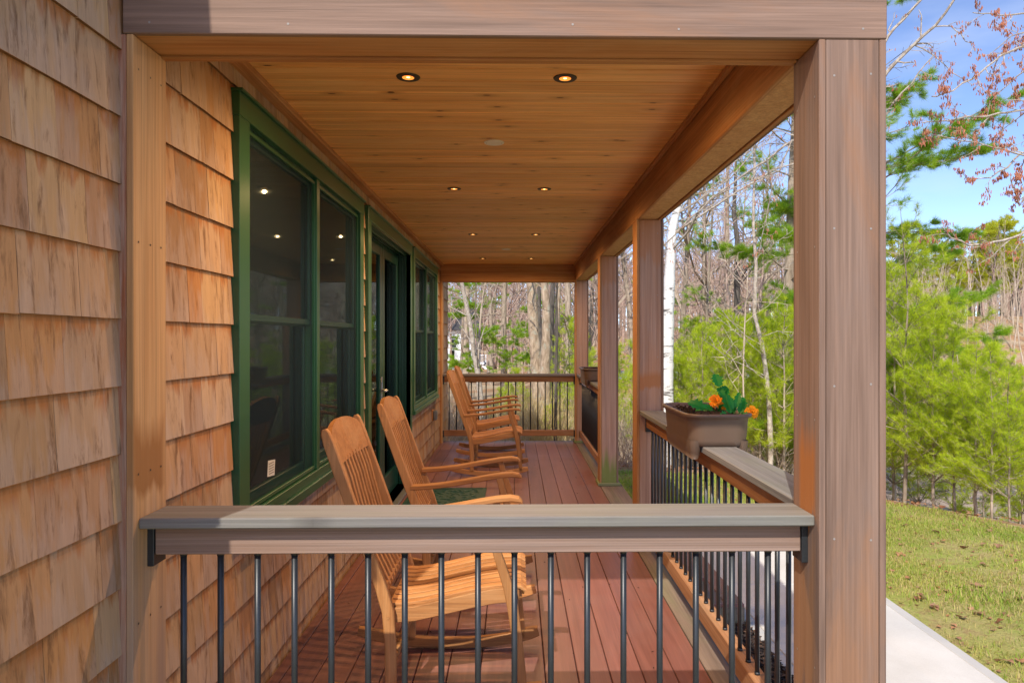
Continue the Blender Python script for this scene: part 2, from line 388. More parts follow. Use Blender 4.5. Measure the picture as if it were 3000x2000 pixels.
def mulch_mat():
    m = NT('bark_mulch'); r = m.attr(); col = m.ramp(r, (0, (.012, .010, .012)), (.6, (.05, .035, .03)), (1, (.14, .08, .05)))
    return m.fin(col, .85, .2)
M['mulch'] = mulch_mat()
M['soil'] = plain('potting_soil', (.035, .022, .016), .95, .1, nvar=.7, nsc=70, bump=.9, bsc=80)

def glass_mat():
    m = NT('window_glass'); m.t.nodes.remove(m.b)
    fr = m.n('Fresnel', IOR=1.5); gl = m.n('BsdfGlossy', Roughness=.03); gl.inputs[0].default_value = (.62, .78, .80, 1)
    tr = m.n('BsdfTransparent'); tr.inputs[0].default_value = (.42, .46, .46, 1); mxs = m.n('MixShader')
    m.t.links.new(fr.outputs[0], mxs.inputs[0]); m.t.links.new(tr.outputs[0], mxs.inputs[1]); m.t.links.new(gl.outputs[0], mxs.inputs[2]); m.t.links.new(mxs.outputs[0], m.out.inputs[0])
    return m.m
M['glass'] = glass_mat()
def screen_mat():
    m = NT('insect_screen'); d = m.n('BsdfDiffuse'); d.inputs[0].default_value = (.055, .085, .10, 1); tr = m.n('BsdfTransparent'); mxs = m.n('MixShader'); mxs.inputs[0].default_value = .27
    m.t.nodes.remove(m.b)
    m.t.links.new(tr.outputs[0], mxs.inputs[1]); m.t.links.new(d.outputs[0], mxs.inputs[2]); m.t.links.new(mxs.outputs[0], m.out.inputs[0]); return m.m
M['screen'] = screen_mat()
def emit(name, col, st):
    m = NT(name); m.b.inputs['Base Color'].default_value = (*col, 1); m.b.inputs['Emission Color'].default_value = (*col, 1); m.b.inputs['Emission Strength'].default_value = st; return m.m
M['lens'] = emit('lamp_lens', (1, .36, .06), .6)
M['bulb'] = emit('lamp_bulb', (1, .66, .25), 3)

# ------------------------------------------------------------------ dimensions of the porch
XL, XR, PW = -1.14, .9175, .205
XO = XR + PW                       # outer face of the posts
WX = -1.19                         # face of the house sheathing
BEAM, CEIL, CAP = 2.5155, 2.768, 1.066
FY = 2.13                          # front plane of the porch
PY = [2.13, 5.37, 7.76, 10.98]     # near faces of the four posts
PD = .2
DECK_END, DECK_X = 11.234, 1.15
CAPX0, CAPX1 = .938, 1.109
HOUSE0, HOUSE1 = 1.30, 12.3

def lawn_edge(x):
    if x < 1.75: return 11.6 + (1.75 - x) * .05
    if x < 3.5: return 11.6 - (x - 1.75) / 1.75 * .3
    return 11.3 - 1.38 * (x - 3.5)
def sm(t): t = max(0., min(1., t)); return t * t * (3 - 2 * t)
def hgt(x, y):
    e = lawn_edge(x); s = (y - e) * (.62 if x > 3.5 else 1.0)
    z = -.58
    if s > 0:
        a = .35 + 1.35 * sm((x - 1.0) / 5)
        z -= a * sm(s / 6) + .016 * min(s, 75)
    f = sm((x / max(y, 1) + .02) / .22)
    z += f * (1 - .75 * sm((x / max(y, 1) - .40) / .14)) * .11 * max(0, min(y - 42, 60)) + (1 - f) * .22 * max(0, min(y - 115, 50))
    z += sm((x / max(y, 1) - .40) / .14) * .30 * max(0, min(y - 26, 20)) * (1 if y > 0 else 0)
    z += .10 * math.sin(x * .7 + 1) * math.sin(y * .5) * sm(s / 8)
    return z

# ------------------------------------------------------------------ setting: ground, lawn, path, mulch, driveway, road
def sheet(name, xs, ys, zf, mat, kind='structure'):
    mb = MB(); nx, ny = len(xs), len(ys)
    mb.add([(x, y, zf(x, y)) for y in ys for x in xs], [(j * nx + i, j * nx + i + 1, (j + 1) * nx + i + 1, (j + 1) * nx + i) for j in range(ny - 1) for i in range(nx - 1)])
    o = mb.build(name, mat, smooth=True); o['kind'] = kind; return o
def spaced(a, b, s0, g=1.0):
    r = [a]; s_ = s0
    while r[-1] < b: r.append(r[-1] + s_); s_ *= g
    return r
xs = [-x for x in spaced(2, 260, 1.2, 1.09)][::-1] + spaced(-1.6, 14, .5) + spaced(15, 300, 1.2, 1.09)
ys = [-30, -15, -6, -2, 1] + spaced(2, 26, .5) + spaced(27, 500, 1.2, 1.07)
sheet('ground', xs, ys, lambda x, y: hgt(x, y) - .02, M['litter'])
mb = MB(); cols = 60; rows = 40                                    # lawn with its curved edge
vs = []
for i in range(cols + 1):
    x = -1.0 + i * 11.0 / cols; e = lawn_edge(x) + .12 * math.sin(x * 3.1) + .07 * math.sin(x * 7.7)
    for j in range(rows + 1):
        y = -3 + (e + .25 + 3) * j / rows; vs.append((x, y, hgt(x, y) + .006 - (.05 if j == rows else 0)))
mb.add(vs, [(i * (rows + 1) + j, (i + 1) * (rows + 1) + j, (i + 1) * (rows + 1) + j + 1, i * (rows + 1) + j + 1) for i in range(cols) for j in range(rows)])
mb.build('lawn', M['lawn'], smooth=True, kind='structure')
path = bpy.data.objects.new('path', None); COL.objects.link(path); path['kind'] = 'structure'; path['_w'] = (0, 0, 0)
for y0, y1 in ((.2, 2.0), (2.0, 3.9), (3.9, 6.2), (6.2, 8.1)):
    MB().box(1.84, 3.01, y0 + .003, y1 - .003, -.72, -.548, .004).build('slab', M['concrete'], path)
    MB().box(1.757, 1.839, y0 + .003, y1 - .003, -.72, -.5495, .006).build('edge_band', M['concrete_edge'], path); MB().box(3.011, 3.1, y0 + .003, y1 - .003, -.72, -.5495, .008).build('edge_band', M['concrete_edge'], path)
MB().box(1.16, 1.757, .5, 5.35, -.7, -.566).build('mulch_bed', M['mulch'], kind='structure')
sheet('driveway', spaced(5.5, 60, .8), spaced(14.5, 22.5, .8), lambda x, y: hgt(x, y) + .03, M['gravel'])
sheet('road', spaced(-40, 60, 2), spaced(54, 60, 1.5), lambda x, y: hgt(x, y) + .12, M['asphalt'])

# ------------------------------------------------------------------ house: wall with shingles, windows, door
house = thing('house', 'cedar shingled house with green trimmed windows along the porch', 'house', (WX, 6.8, -.58))
OPEN = [(2.97, 5.38, .75, 2.64), (5.55, 7.88, -.05, 2.64), (8.01, 10.45, .75, 2.64)]
wallm = MB()
ycuts = [HOUSE0] + [v for o in OPEN for v in (o[0] + .1, o[1] - .1)] + [HOUSE1]
for i in range(0, len(ycuts), 2): wallm.box(WX - .15, WX, ycuts[i], ycuts[i + 1], -.75, 4.4)
for o in OPEN:
    wallm.box(WX - .15, WX, o[0] + .1, o[1] - .1, o[3] - .09, 4.4); wallm.box(WX - .15, WX, o[0] + .1, o[1] - .1, -.75, o[2] + .08)
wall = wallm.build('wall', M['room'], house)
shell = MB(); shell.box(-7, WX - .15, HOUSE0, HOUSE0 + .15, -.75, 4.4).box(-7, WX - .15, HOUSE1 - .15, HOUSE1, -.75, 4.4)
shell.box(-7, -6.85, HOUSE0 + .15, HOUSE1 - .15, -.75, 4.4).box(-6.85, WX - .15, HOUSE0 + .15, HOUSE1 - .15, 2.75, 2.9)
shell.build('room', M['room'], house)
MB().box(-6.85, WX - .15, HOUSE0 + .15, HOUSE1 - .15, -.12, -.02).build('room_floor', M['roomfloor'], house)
MB().add([(-7.3, HOUSE0 - .1, 4.4), (WX + .15, HOUSE0 - .1, 4.4), (WX + .15, HOUSE1 + .1, 4.4), (-7.3, HOUSE1 + .1, 4.4), (-4.1, HOUSE0 - .1, 6.4), (-4.1, HOUSE1 + .1, 6.4)],
         [(0, 1, 4), (1, 2, 5, 4), (2, 3, 5), (3, 0, 4, 5), (0, 3, 2, 1)]).build('roof', M['roof'], house)

pieces = []
for k in range(-3, 22):
    zb = .068 + .2 * k; y = HOUSE0 - rng.random() * .1
    while y < HOUSE1:
        wd = rng.choice((.12, .15, .18, .2, .23, .26, .3)) * rng.uniform(.9, 1.1)
        y0, y1 = max(y, HOUSE0), min(y + wd, HOUSE1); y += wd
        if y1 - y0 < .03: continue
        segs = [(y0, y1, zb + rng.uniform(-.0015, .001), zb + .214)]
        for (a, b, c, d) in OPEN:
            out = []
            for (u, v, p, q) in segs:
                if v <= a or u >= b or q <= c or p >= d: out.append((u, v, p, q)); continue
                if u < a: out.append((u, a, p, q))
                if v > b: out.append((b, v, p, q))
                uu, vv = max(u, a), min(v, b)
                if p < c - .02: out.append((uu, vv, p, c))
                if q > d + .02: out.append((uu, vv, d, q))
            segs = out
        for (u, v, p, q) in segs:
            if v - u > .015 and q - p > .015: pieces.append((u + .0008, v - .0008, p, q, zb))
def shingle(mb, u, v, p, q, zb):
    f = lambda z: WX + .0165 - .0115 * (z - zb) / .2
    j = rng.uniform(-.0012, .0012); tl = rng.uniform(-.001, .001)
    a, b = f(p) + j, f(q) + j * .3; xb = WX - .001
    xb0 = a - .0105
    mb.add([(xb0, u, p), (a, u, p + tl), (a, v, p - tl), (xb0, v, p), (xb, u, q), (max(b, xb + .001), u, q), (max(b, xb + .001), v, q), (xb, v, q)],
           [(1, 5, 6, 2), (0, 4, 5, 1), (3, 2, 6, 7), (4, 7, 6, 5), (0, 3, 7, 4)]); mb.mi = 1; mb.add([(xb0, u, p), (a, u, p + tl), (a, v, p - tl), (xb0, v, p)], [(0, 1, 2, 3)]); mb.mi = 0
def seen(pc):
    u, v, p, q, zb = pc; ym = (u + v) / 2
    if ym < 1.5: return -1
    top = CAM_H + 993 / F * ym; bot = CAM_H - 1007 / F * ym
    if q < bot or p > top or (ym > 2.2 and p > CEIL) or (ym > 2.2 and q < 0): return -1
    if 2.13 < u and v < 2.33: return -1
    return (v - u) * (q - p) / ym ** 3
pieces.sort(key=seen, reverse=True)
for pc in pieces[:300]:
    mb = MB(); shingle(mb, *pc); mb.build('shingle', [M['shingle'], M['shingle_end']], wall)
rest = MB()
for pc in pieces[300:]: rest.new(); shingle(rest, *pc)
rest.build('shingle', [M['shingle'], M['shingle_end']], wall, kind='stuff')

CF = -1.150                       # face of the green casings
def window(a, b, c, d, label, sticker=False):
    wn = MB().box(WX - .12, WX - .04, a + .1, b - .1, c + .08, d - .09).v
    fr = MB(); fr.box(WX - .15, CF - .03, a + .095, a + .115, c + .1, d - .1).box(WX - .15, CF - .03, b - .115, b - .095, c + .1, d - .1)
    fr.box(WX - .15, CF - .03, a + .1, b - .1, d - .118, d - .098).box(WX - .15, CF - .03, a + .1, b - .1, c + .085, c + .105)
    win = fr.build('window', M['green_dark'], house, label=label)
    MB().box(WX - .01, CF, a, a + .115, c + .1, d - .1, .002).build('side_casing', M['green'], win)
    MB().box(WX - .01, CF, b - .115, b, c + .1, d - .1, .002).build('side_casing', M['green'], win)
    MB().box(WX - .01, CF + .002, a - .004, b + .004, d - .1, d, .002).build('head_casing', M['green'], win)
    MB().box(WX - .01, CF + .016, a - .008, b + .008, d, d + .012, .002).build('drip_cap', M['green'], win)
    MB().box(WX - .01, CF + .018, a - .01, b + .01, c, c + .05, .004).box(WX - .01, CF, a, b, c + .05, c + .1, .002).build('sill', M['green'], win)
    mid = (a + b) / 2
    MB().box(WX - .12, CF - .008, mid - .03, mid + .03, c + .1, d - .1, .003).build('mullion', M['green'], win)
    for (u, v) in ((a + .115, mid - .03), (mid + .03, b - .115)):
        zl, zh, zm = c + .105, d - .118, 1.70
        s1 = MB(); s1.box(WX + .004, WX + .022, u, u + .014, zl, zh, .002).box(WX + .004, WX + .022, v - .014, v, zl, zh, .002)
        s1.box(WX + .004, WX + .022, u + .014, v - .014, zh - .018, zh, .002).box(WX + .004, WX + .022, u + .014, v - .014, zl, zl + .02, .002)
        s1.build('screen_frame', M['green'], win)
        MB().add([(WX + .010, u + .012, zl), (WX + .010, v - .012, zl), (WX + .010, v - .012, zh), (WX + .010, u + .012, zh)], [(0, 1, 2, 3)]).build('insect_screen', M['screen'], win)
        for (z0, z1, xo) in ((zm - .012, zh, -.004), (zl, zm + .012, -.036)):
            s2 = MB(); X0, X1 = WX + xo - .03, WX + xo
            s2.box(X0, X1, u, u + .028, z0, z1, .003).box(X0, X1, v - .028, v, z0, z1, .003)
            s2.box(X0, X1, u + .028, v - .028, z0, z0 + (.032 if xo > -.02 else .05), .003).box(X0, X1, u + .028, v - .028, z1 - .032, z1, .003)
            s2.build('sash', M['green_dark'], win)
            MB().box((X0 + X1) / 2 - .003, (X0 + X1) / 2 + .003, u + .024, v - .024, z0 + .028, z1 - .028).build('pane', M['glass'], win)
    if sticker: 
        y0 = 3.38
        MB().add([(WX + .0115, y0, .955), (WX + .0115, y0 + .10, .945), (WX + .0115, y0 + .11, 1.02), (WX + .0115, y0 + .01, 1.03)], [(0, 1, 2, 3)]).build('sticker', M['white'], win)
        lines = MB()
        for i in range(5): lines.box(WX + .012, WX + .0122, y0 + .02, y0 + .09, .962 + i * .012, .965 + i * .012)
        lines.build('printed_lines', M['black'], win)
    return win
window(*OPEN[0], 'large double window nearest the camera', True)
window(*OPEN[2], 'double window beyond the door')
a, b, c, d = OPEN[1]
fr = MB(); DX = -1.33
fr.box(DX - .05, CF - .005, a + .095, a + .115, 0, d - .1).box(DX - .05, CF - .005, b - .115, b - .095, 0, d - .1).box(DX - .05, CF - .005, a + .115, b - .115, d - .118, d - .1)
for st in (.03, .07, .11): fr.box(CF - .03 - st, CF - .02 - st, b - .135 + st * .2, b - .115, .02, d - .12).box(CF - .03 - st, CF - .02 - st, a + .115, a + .13, .02, d - .12).box(CF - .03 - st, CF - .02 - st, a + .13, b - .135, d - .135, d - .12)
door = fr.build('door', M['green_dark'], house)
MB().box(WX - .01, CF, a, a + .115, 0, d - .1, .002).build('side_casing', M['green'], door)
MB().box(WX - .01, CF, b - .115, b, 0, d - .1, .002).build('side_casing', M['green'], door)
MB().box(WX - .01, CF + .002, a - .004, b + .004, d - .1, d, .002).build('head_casing', M['green'], door)
MB().box(WX - .01, CF + .016, a - .008, b + .008, d, d + .012, .002).build('drip_cap', M['green'], door)
MB().box(DX - .05, CF + .02, a + .1, b - .1, .003, .03, .004).build('threshold', M['sill'], door)
mid = 6.84
for (u, v) in ((a + .12, mid - .002), (mid + .002, b - .12)):
    s = MB(); X0, X1 = DX, DX + .045; zl, zh = .035, d - .12
    s.box(X0, X1, u, u + .12, zl, zh, .004).box(X0, X1, v - .12, v, zl, zh, .004).box(X0, X1, u + .12, v - .12, zh - .12, zh, .004).box(X0, X1, u + .12, v - .12, zl, zl + .22, .004)
    s.build('door_leaf', M['green_dark'], door)
    MB().box(X0 + .018, X0 + .026, u + .11, v - .11, zl + .2, zh - .11).build('pane', M['glass'], door)
h = MB(); h.box(DX + .045, DX + .053, mid - .075, mid - .04, .95, 1.25, .003)
h.tube([(DX + .05, mid - .058, 1.12), (DX + .10, mid - .058, 1.12)], .011, 10).tube([(DX + .10, mid - .058, 1.12), (DX + .105, mid - .10, 1.12), (DX + .10, mid - .17, 1.118)], [.012, .011, .009], 10)
h.build('handle', M['steel'], door, smooth=True)
o = MB(); o.box(WX + .012, WX + .03, 9.90, 10.03, .46, .62, .004).build('outlet_plate', M['fresh_z'], house)
o = MB(); o.box(WX + .03, WX + .085, 9.915, 10.015, .475, .61, .015); o.build('outlet_box', M['box_grey'], house)
# a few dark pieces of furniture in the room behind the glass
sf = thing('sofa', 'dark sofa seen dimly behind the window glass', 'sofa', (-2.4, 4.3, -.02))
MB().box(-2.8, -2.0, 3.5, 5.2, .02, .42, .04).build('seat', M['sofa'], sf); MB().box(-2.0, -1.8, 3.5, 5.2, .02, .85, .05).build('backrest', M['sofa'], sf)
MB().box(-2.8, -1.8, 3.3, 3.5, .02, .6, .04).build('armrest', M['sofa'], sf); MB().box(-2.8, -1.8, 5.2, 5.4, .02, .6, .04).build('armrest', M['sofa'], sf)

# ------------------------------------------------------------------ deck, ceiling, beams, posts
floor = bpy.data.objects.new('floor', None); COL.objects.link(floor); floor['kind'] = 'structure'; floor['_w'] = (0, 0, 0)
x = .296 - .1565 * 10
while x < .92:
    x0, x1 = max(x + .002, WX + .022), min(x + .1545, DECK_X)
    if x1 - x0 > .02: MB().box(x0, x1, FY - .02, DECK_END - .02, -.026, 0, .003).build('deck_board', M['deck'], floor)
    x += .1565
MB().box(.926, DECK_X, FY - .02, DECK_END - .02, -.026, 0, .003).build('border_board', M['deck_edge'], floor)
MB().box(WX + .022, DECK_X + .018, DECK_END - .018, DECK_END, -.2, -.001, .003).box(DECK_X, DECK_X + .018, FY - .02, DECK_END - .018, -.2, -.001, .003).build('fascia_board', M['deck_edge'], floor)
MB().box(WX, DECK_X - .01, FY, DECK_END - .05, -.2, -.03).build('joist_frame', M['bark_dark'], floor)

ceil = bpy.data.objects.new('ceiling', None); COL.objects.link(ceil); ceil['kind'] = 'structure'; ceil['_w'] = (0, 0, 0)
y = FY + PD - .02
while y < PY[3] + .02:
    y1 = min(y + .148, PY[3] + .03)
    prof = [(y + .003, CEIL + .009), (y + .009, CEIL), (y1 - .009, CEIL), (y1 - .003, CEIL + .009), (y1 - .003, CEIL + .018), (y + .003, CEIL + .018)]
    n = len(prof); mb = MB(); X0, X1 = WX, XR + .02
    mb.add([(X0, p[0], p[1]) for p in prof] + [(X1, p[0], p[1]) for p in prof], [(i, (i + 1) % n, n + (i + 1) % n, n + i) for i in range(n)] + [tuple(range(n))[::-1], tuple(range(n, 2 * n))])
    mb.build('ceiling_board', M['ceiling'], ceil); y += .148
MB().box(WX, XR + .1, FY + .1, PY[3] + .1, CEIL + .02, CEIL + .05).build('ceiling_backing', M['bark_dark'], ceil)
for (a, b) in ((FY + PD, 5.62), (5.622, PY[3])): MB().box(WX + .01, XL + .022, a, b, CEIL - .03, CEIL - .0005, .004).build('wall_moulding', M['fresh_y'], ceil)
MB().box(XR - .028, XR - .002, FY + PD, PY[3], CEIL - .026, CEIL - .0005, .004).build('beam_moulding', M['fresh_y'], ceil)
roof = tag(MB().box(WX - .02, XO + .06, FY + .03, DECK_END + .06, 2.83, 2.95).build('porch_roof', M['roof']), 'flat porch roof lying above the boarded wooden ceiling', 'roof')

def nails(mb, pts, axis):
    for p in pts:
        p = Vector(p); d = Vector(axis); u = d.orthogonal().normalized(); v = d.cross(u); n = 7; q = p + d * .0012
        mb.add([q + (u * math.cos(2 * math.pi * k / n) + v * math.sin(2 * math.pi * k / n)) * .0036 for k in range(n)], [tuple(range(n))])
fb = thing('front_beam', 'wide weathered cedar beam across the top of the porch front', 'beam', (0, FY, BEAM))
MB().box(WX + .02, XO + .002, FY - .002, FY + .02, BEAM, 2.80, .003).build('face_board', M['weathered_x'], fb)
MB().box(XL - .04, XR + PW - .02, FY + .02, FY + .165, BEAM + .002, BEAM + .02, .002).build('soffit_board', M['fresh_x'], fb)
MB().box(WX + .02, XR, FY + .168, FY + PD, BEAM - .006, CEIL - .001, .003).build('inner_board', M['fresh_x'], fb)
mb = MB(); nails(mb, [(-.0 + x_, FY - .002, BEAM + .03 + .006 * math.sin(x_ * 9)) for x_ in (-1.09, -.68, .17, .49, 1.05)], (0, -1, 0)); mb.build('nail_head', M['nail'], fb)
bb = thing('far_beam', 'orange cedar beam across the far end of the porch', 'beam', (0, PY[3], BEAM))
MB().box(WX + .02, XR, PY[3], PY[3] + .02, BEAM - .02, CEIL - .001, .003).build('inner_board', M['fresh_x'], bb)
MB().box(WX + .02, XR, PY[3] + .02, PY[3] + .175, BEAM - .018, BEAM, .002).build('soffit_board', M['fresh_x'], bb)
MB().box(WX + .02, XO, PY[3] + .178, PY[3] + PD, BEAM - .02, 2.80, .003).build('face_board', M['weathered_x'], bb)
sb = thing('side_beam', 'long cedar beam over the row of porch posts on the yard side', 'beam', (XR, 6.6, BEAM))
for (a, b) in ((FY + PD + .001, 5.46), (5.462, PY[3] - .001)):
    MB().box(XR, XR + .02, a, b, BEAM - .001, CEIL - .001, .003).build('inner_board', M['fresh_y'], sb)
    MB().box(XR + .02, XR + .158, a, b, BEAM + .003, BEAM + .02, .002).build('soffit_board', M['blond_y' if 'blond_y' in M else 'blond_z'], sb)
MB().box(XO - .042, XO - .022, FY + PD, PY[3] + PD, BEAM - .004, BEAM + .1, .002).build('trim_strip', M['fresh_y'], sb)
MB().box(XO - .02, XO, FY + .022, PY[3] + PD - .022, BEAM + .002, 2.80, .003).build('outer_board', M['weathered_y'], sb)

POSTL = ['wide weathered cedar post nearest the camera at the porch corner', 'cedar post between the long side railing and the step opening',
         'cedar post with a mossy green foot past the step opening', 'greyish cedar post at the far corner of the porch']
for i, py in enumerate(PY):
    p = thing('porch_post', POSTL[i], 'post', (XR + PW / 2, py + PD / 2, 0))
    zt = BEAM - .001 if i in (0, 3) else BEAM - .001; zb = -.57 if i == 0 else .001
    WZ = M['sheltered_z'] if i else M['weathered_z']  # shaded posts take the cedar with light added to its colour
    MB().box(XR, XR + .02, py, py + PD, zb, zt, .002).build('side_board', M['fresh_z'] if i else M['weathered_z'], p)
    MB().box(XO - .02, XO, py, py + PD, zb, zt, .002).build('side_board', M['weathered_z'], p)
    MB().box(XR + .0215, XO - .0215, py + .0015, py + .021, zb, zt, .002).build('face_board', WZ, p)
    MB().box(XR + .0215, XO - .0215, py + PD - .021, py + PD - .0015, zb, zt, .002).build('face_board', M['weathered_z'], p)
    mb = MB(); pts = []
    for z in (2.41, 1.94, 1.47, 1.0, .54, .1): pts += [(XR + .046, py + .0015, z + rng.uniform(-.006, .006)), (XO - .047, py + .0015, z + rng.uniform(-.006, .006))]
    nails(mb, pts, (0, -1, 0)); nails(mb, [(XR, py + yy, z) for z in (2.35, 1.89, 1.36, .6) for yy in (.03, .165)], (-1, 0, 0)); mb.build('nail_head', M['nail'], p)
    if i:
        g = M['frame_green_wood']
        MB().box(XR - .022, XO + .022, py - .022, py + PD + .022, .001, .035, .004).build('base_trim', g, p)
def stained(name, base, stains):
    """the wood of base with brown run marks at fixed places: (axis, centre, half width, z low, z high)"""
    m = base.copy(); m.name = name; t = m.node_tree; b = t.nodes['Principled BSDF']; src = b.inputs['Base Color'].links[0].from_socket
    pos = t.nodes.new('ShaderNodeNewGeometry'); sp = t.nodes.new('ShaderNodeSeparateXYZ'); t.links.new(pos.outputs['Position'], sp.inputs[0])
    mp_ = t.nodes.new('ShaderNodeMapping'); mp_.inputs['Scale'].default_value = (26, 26, 1.5); t.links.new(pos.outputs['Position'], mp_.inputs[0])
    nz_ = t.nodes.new('ShaderNodeTexNoise'); nz_.inputs['Scale'].default_value = 1; nz_.inputs['Detail'].default_value = 4; t.links.new(mp_.outputs[0], nz_.inputs[0])
    def mm(op, a, b_=0.0):
        x_ = t.nodes.new('ShaderNodeMath'); x_.operation = op
        for k, v in ((0, a), (1, b_)):
            if isinstance(v, (int, float)): x_.inputs[k].default_value = v
            else: t.links.new(v, x_.inputs[k])
        return x_.outputs[0]
    for (ax, cx, hw, z0, z1, colr, amt) in stains:
        c = sp.outputs['XYZ'.index(ax)]; f = mm('SUBTRACT', 1.0, mm('DIVIDE', mm('ABSOLUTE', mm('SUBTRACT', c, cx)), hw))
        zz = mm('ADD', sp.outputs[2], mm('MULTIPLY', mm('SUBTRACT', nz_.outputs[0], .5), .42 * (z1 - z0) * 2))
        lo = mm('DIVIDE', mm('SUBTRACT', zz, z0), .10 * (z1 - z0) + .01); hi = mm('DIVIDE', mm('SUBTRACT', z1, zz), .35 * (z1 - z0))
        f = mm('MINIMUM', mm('MINIMUM', mm('MULTIPLY', f, 3.0), lo), hi)
        cl = t.nodes.new('ShaderNodeClamp'); t.links.new(f, cl.inputs[0])
        mx_ = t.nodes.new('ShaderNodeMix'); mx_.data_type = 'RGBA'; t.links.new(mm('MULTIPLY', cl.outputs[0], amt), mx_.inputs[0]); t.links.new(src, mx_.inputs[6]); mx_.inputs[7].default_value = (*colr, 1); src = mx_.outputs[2]
    t.links.new(src, b.inputs['Base Color']); return m
posts = sorted([o for o in bpy.data.objects if o.name.startswith('porch_post')], key=lambda o: o.location.y)
inner_side = lambda p: min([c for c in p.children if c.name.startswith('side_board')], key=lambda c: min(v.co.x for v in c.data.vertices))
front_face = lambda p: min([c for c in p.children if c.name.startswith('face_board')], key=lambda c: min(v.co.y for v in c.data.vertices))
inner_side(posts[0]).data.materials[0] = stained('post_side_stained', M['weathered_z'], [('Y', 2.22, .07, 1.02, 1.34, (.36, .13, .03), .85), ('Y', 2.24, .09, .45, 1.0, (.33, .16, .06), .5)])
front_face(posts[1]).data.materials[0] = stained('post_face_stained', M['sheltered_z'], [('X', 1.02, .12, 1.22, 1.36, (.38, .15, .05), .8), ('X', 1.02, .3, 2.2, 2.7, (.42, .17, .06), .5)])  # base is the cedar with extra brightness painted into its colour
front_face(posts[2]).data.materials[0] = stained('post_face_mossy', M['sheltered_z'], [('X', 1.02, .2, -.2, .42, (.16, .22, .04), .85), ('X', 1.02, .3, 2.2, 2.7, (.42, .17, .06), .5)])  # base is the cedar with extra brightness painted into its colour
M['pil_edge'] = wood('red_grained_edge', 'z', (.40, .25, .18), (.34, .11, .045), across=60, along=3.5, var=.02, streak=.2)
M['pil'] = stained('pilaster_stained', M['blond_z'], [('Y', 2.25, .4, -.8, 1.16, (.34, .24, .185), .7), ('Y', 2.22, .11, 1.13, 1.38, (.30, .13, .04), .9)])
pl = thing('wall_pilaster', 'pale blond cedar half post fixed to the shingled wall', 'post', (XL, FY + .1, 0))
MB().box(WX + .002, XL - .021, FY + .001, FY + .02, -.57, BEAM - .001, .002).build('face_board', M['pil_edge'], pl)
MB().box(XL - .02, XL, FY, FY + PD, -.57, BEAM - .001, .002).build('side_board', M['pil'], pl)
mb = MB(); nails(mb, [(XL, FY + yy, z) for z in (2.42, 1.90, 1.2, .75) for yy in (.03, .1, .165)], (1, 0, 0)); mb.build('nail_head', M['lampring'], pl)
pl = thing('wall_pilaster', 'narrow cedar half post at the far end of the shingled wall', 'post', (XL, PY[3] + .1, 0))
MB().box(WX + .002, XL - .021, PY[3] + .001, PY[3] + .02, 0, BEAM - .021, .002).build('face_board', M['fresh_z'], pl)
MB().box(XL - .02, XL, PY[3], PY[3] + PD, 0, BEAM - .021, .002).build('side_board', M['blond_z'], pl)

# ------------------------------------------------------------------ railings
def baluster_mesh():
    mb = MB(); z0, z1 = .19, .94; r = .0098; n = 12
    mb.tube([(0, 0, z0), (0, 0, z1)], r, n); mb.tube([(0, 0, z1 - .012), (0, 0, z1)], r * 1.18, n); mb.tube([(0, 0, z0), (0, 0, z0 + .012)], r * 1.18, n)
    o = mb.build('baluster', M['black'], smooth=True); me = o.data; bpy.data.objects.remove(o)
    me.polygons.foreach_set('use_smooth', [len(p.vertices) == 4 for p in me.polygons]); return me
BAL = baluster_mesh()
def railing(label, p0, p1, axis, n_bal, first, step, cap0, cap1, rail_lo, loc, weath=True):
    """p0..p1 along the axis; cap0..cap1 across it; balusters at first + k*step"""
    t = thing('porch_railing', label, 'railing', loc)
    cm = (cap0 + cap1) / 2
    def bx(a, b, c, d, z0, z1, ch): return MB().box(a, b, c, d, z0, z1, ch) if axis == 'x' else MB().box(c, d, a, b, z0, z1, ch)
    bx(p0, p1, cap0, cap1, 1.033, CAP, .004).build('cap_rail', M['cap_' + axis], t)
    s0, s1 = rail_lo
    bx(p0 + .022, p1 - .022, s0, s1, .94, 1.0325, .003).build('upper_rail', M['rail_front'] if weath else M['fresh_' + axis], t)
    bx(p0 + .012, p1 - .012, s0, s1, .10, .19, .003).build('lower_rail', M['rail_front'] if weath else M['low_' + axis], t)
    for e, sg in ((p0, 1), (p1, -1)):
        for z0, z1 in ((.905, 1.0325), (.085, .185)):
            b = bx(min(e, e + sg * .02), max(e, e + sg * .02), s0 - .004, s1 + .004, z0, z1, .002); b.build('bracket', M['black'], t)
    for k in range(n_bal):
        o = bpy.data.objects.new('baluster', BAL); COL.objects.link(o); o.parent = t
        q = first + k * step
        w_ = Vector((q, (s0 + s1) / 2, 0)) if axis == 'x' else Vector(((s0 + s1) / 2, q, 0))
        o.location = w_ - Vector(loc)
    return t
M['rail_front'] = wood('rail_cedar_x', 'x', (.275, .19, .15), (.20, .125, .09), (.26, .135, .075), .3, across=55, along=.6, var=.05, streak=.3)
railing('grey capped railing across the near end of the porch with black balusters', XL, XR, 'x', 17, -1.0457, .1156, FY + .03, FY + .2, (2.215, 2.285), (-.11, 2.25, 0))
railing('side railing nearest the camera holding the planter with orange flowers', PY[0] + PD, PY[1], 'y', 26, PY[0] + PD + .075, .1155, CAPX0, CAPX1, (.985, 1.055), (1.02, 3.85, 0), False)
railing('side railing past the step opening with the flowerless planter', PY[2] + PD, PY[3], 'y', 26, PY[2] + PD + .07, .1152, CAPX0, CAPX1, (.985, 1.055), (1.02, 9.45, 0), False)
railing('railing across the far end of the porch before the big tree trunks', XL, XR, 'x', 17, -1.045, .1154, 11.0, 11.17, (11.05, 11.12), (-.11, 11.1, 0), False)

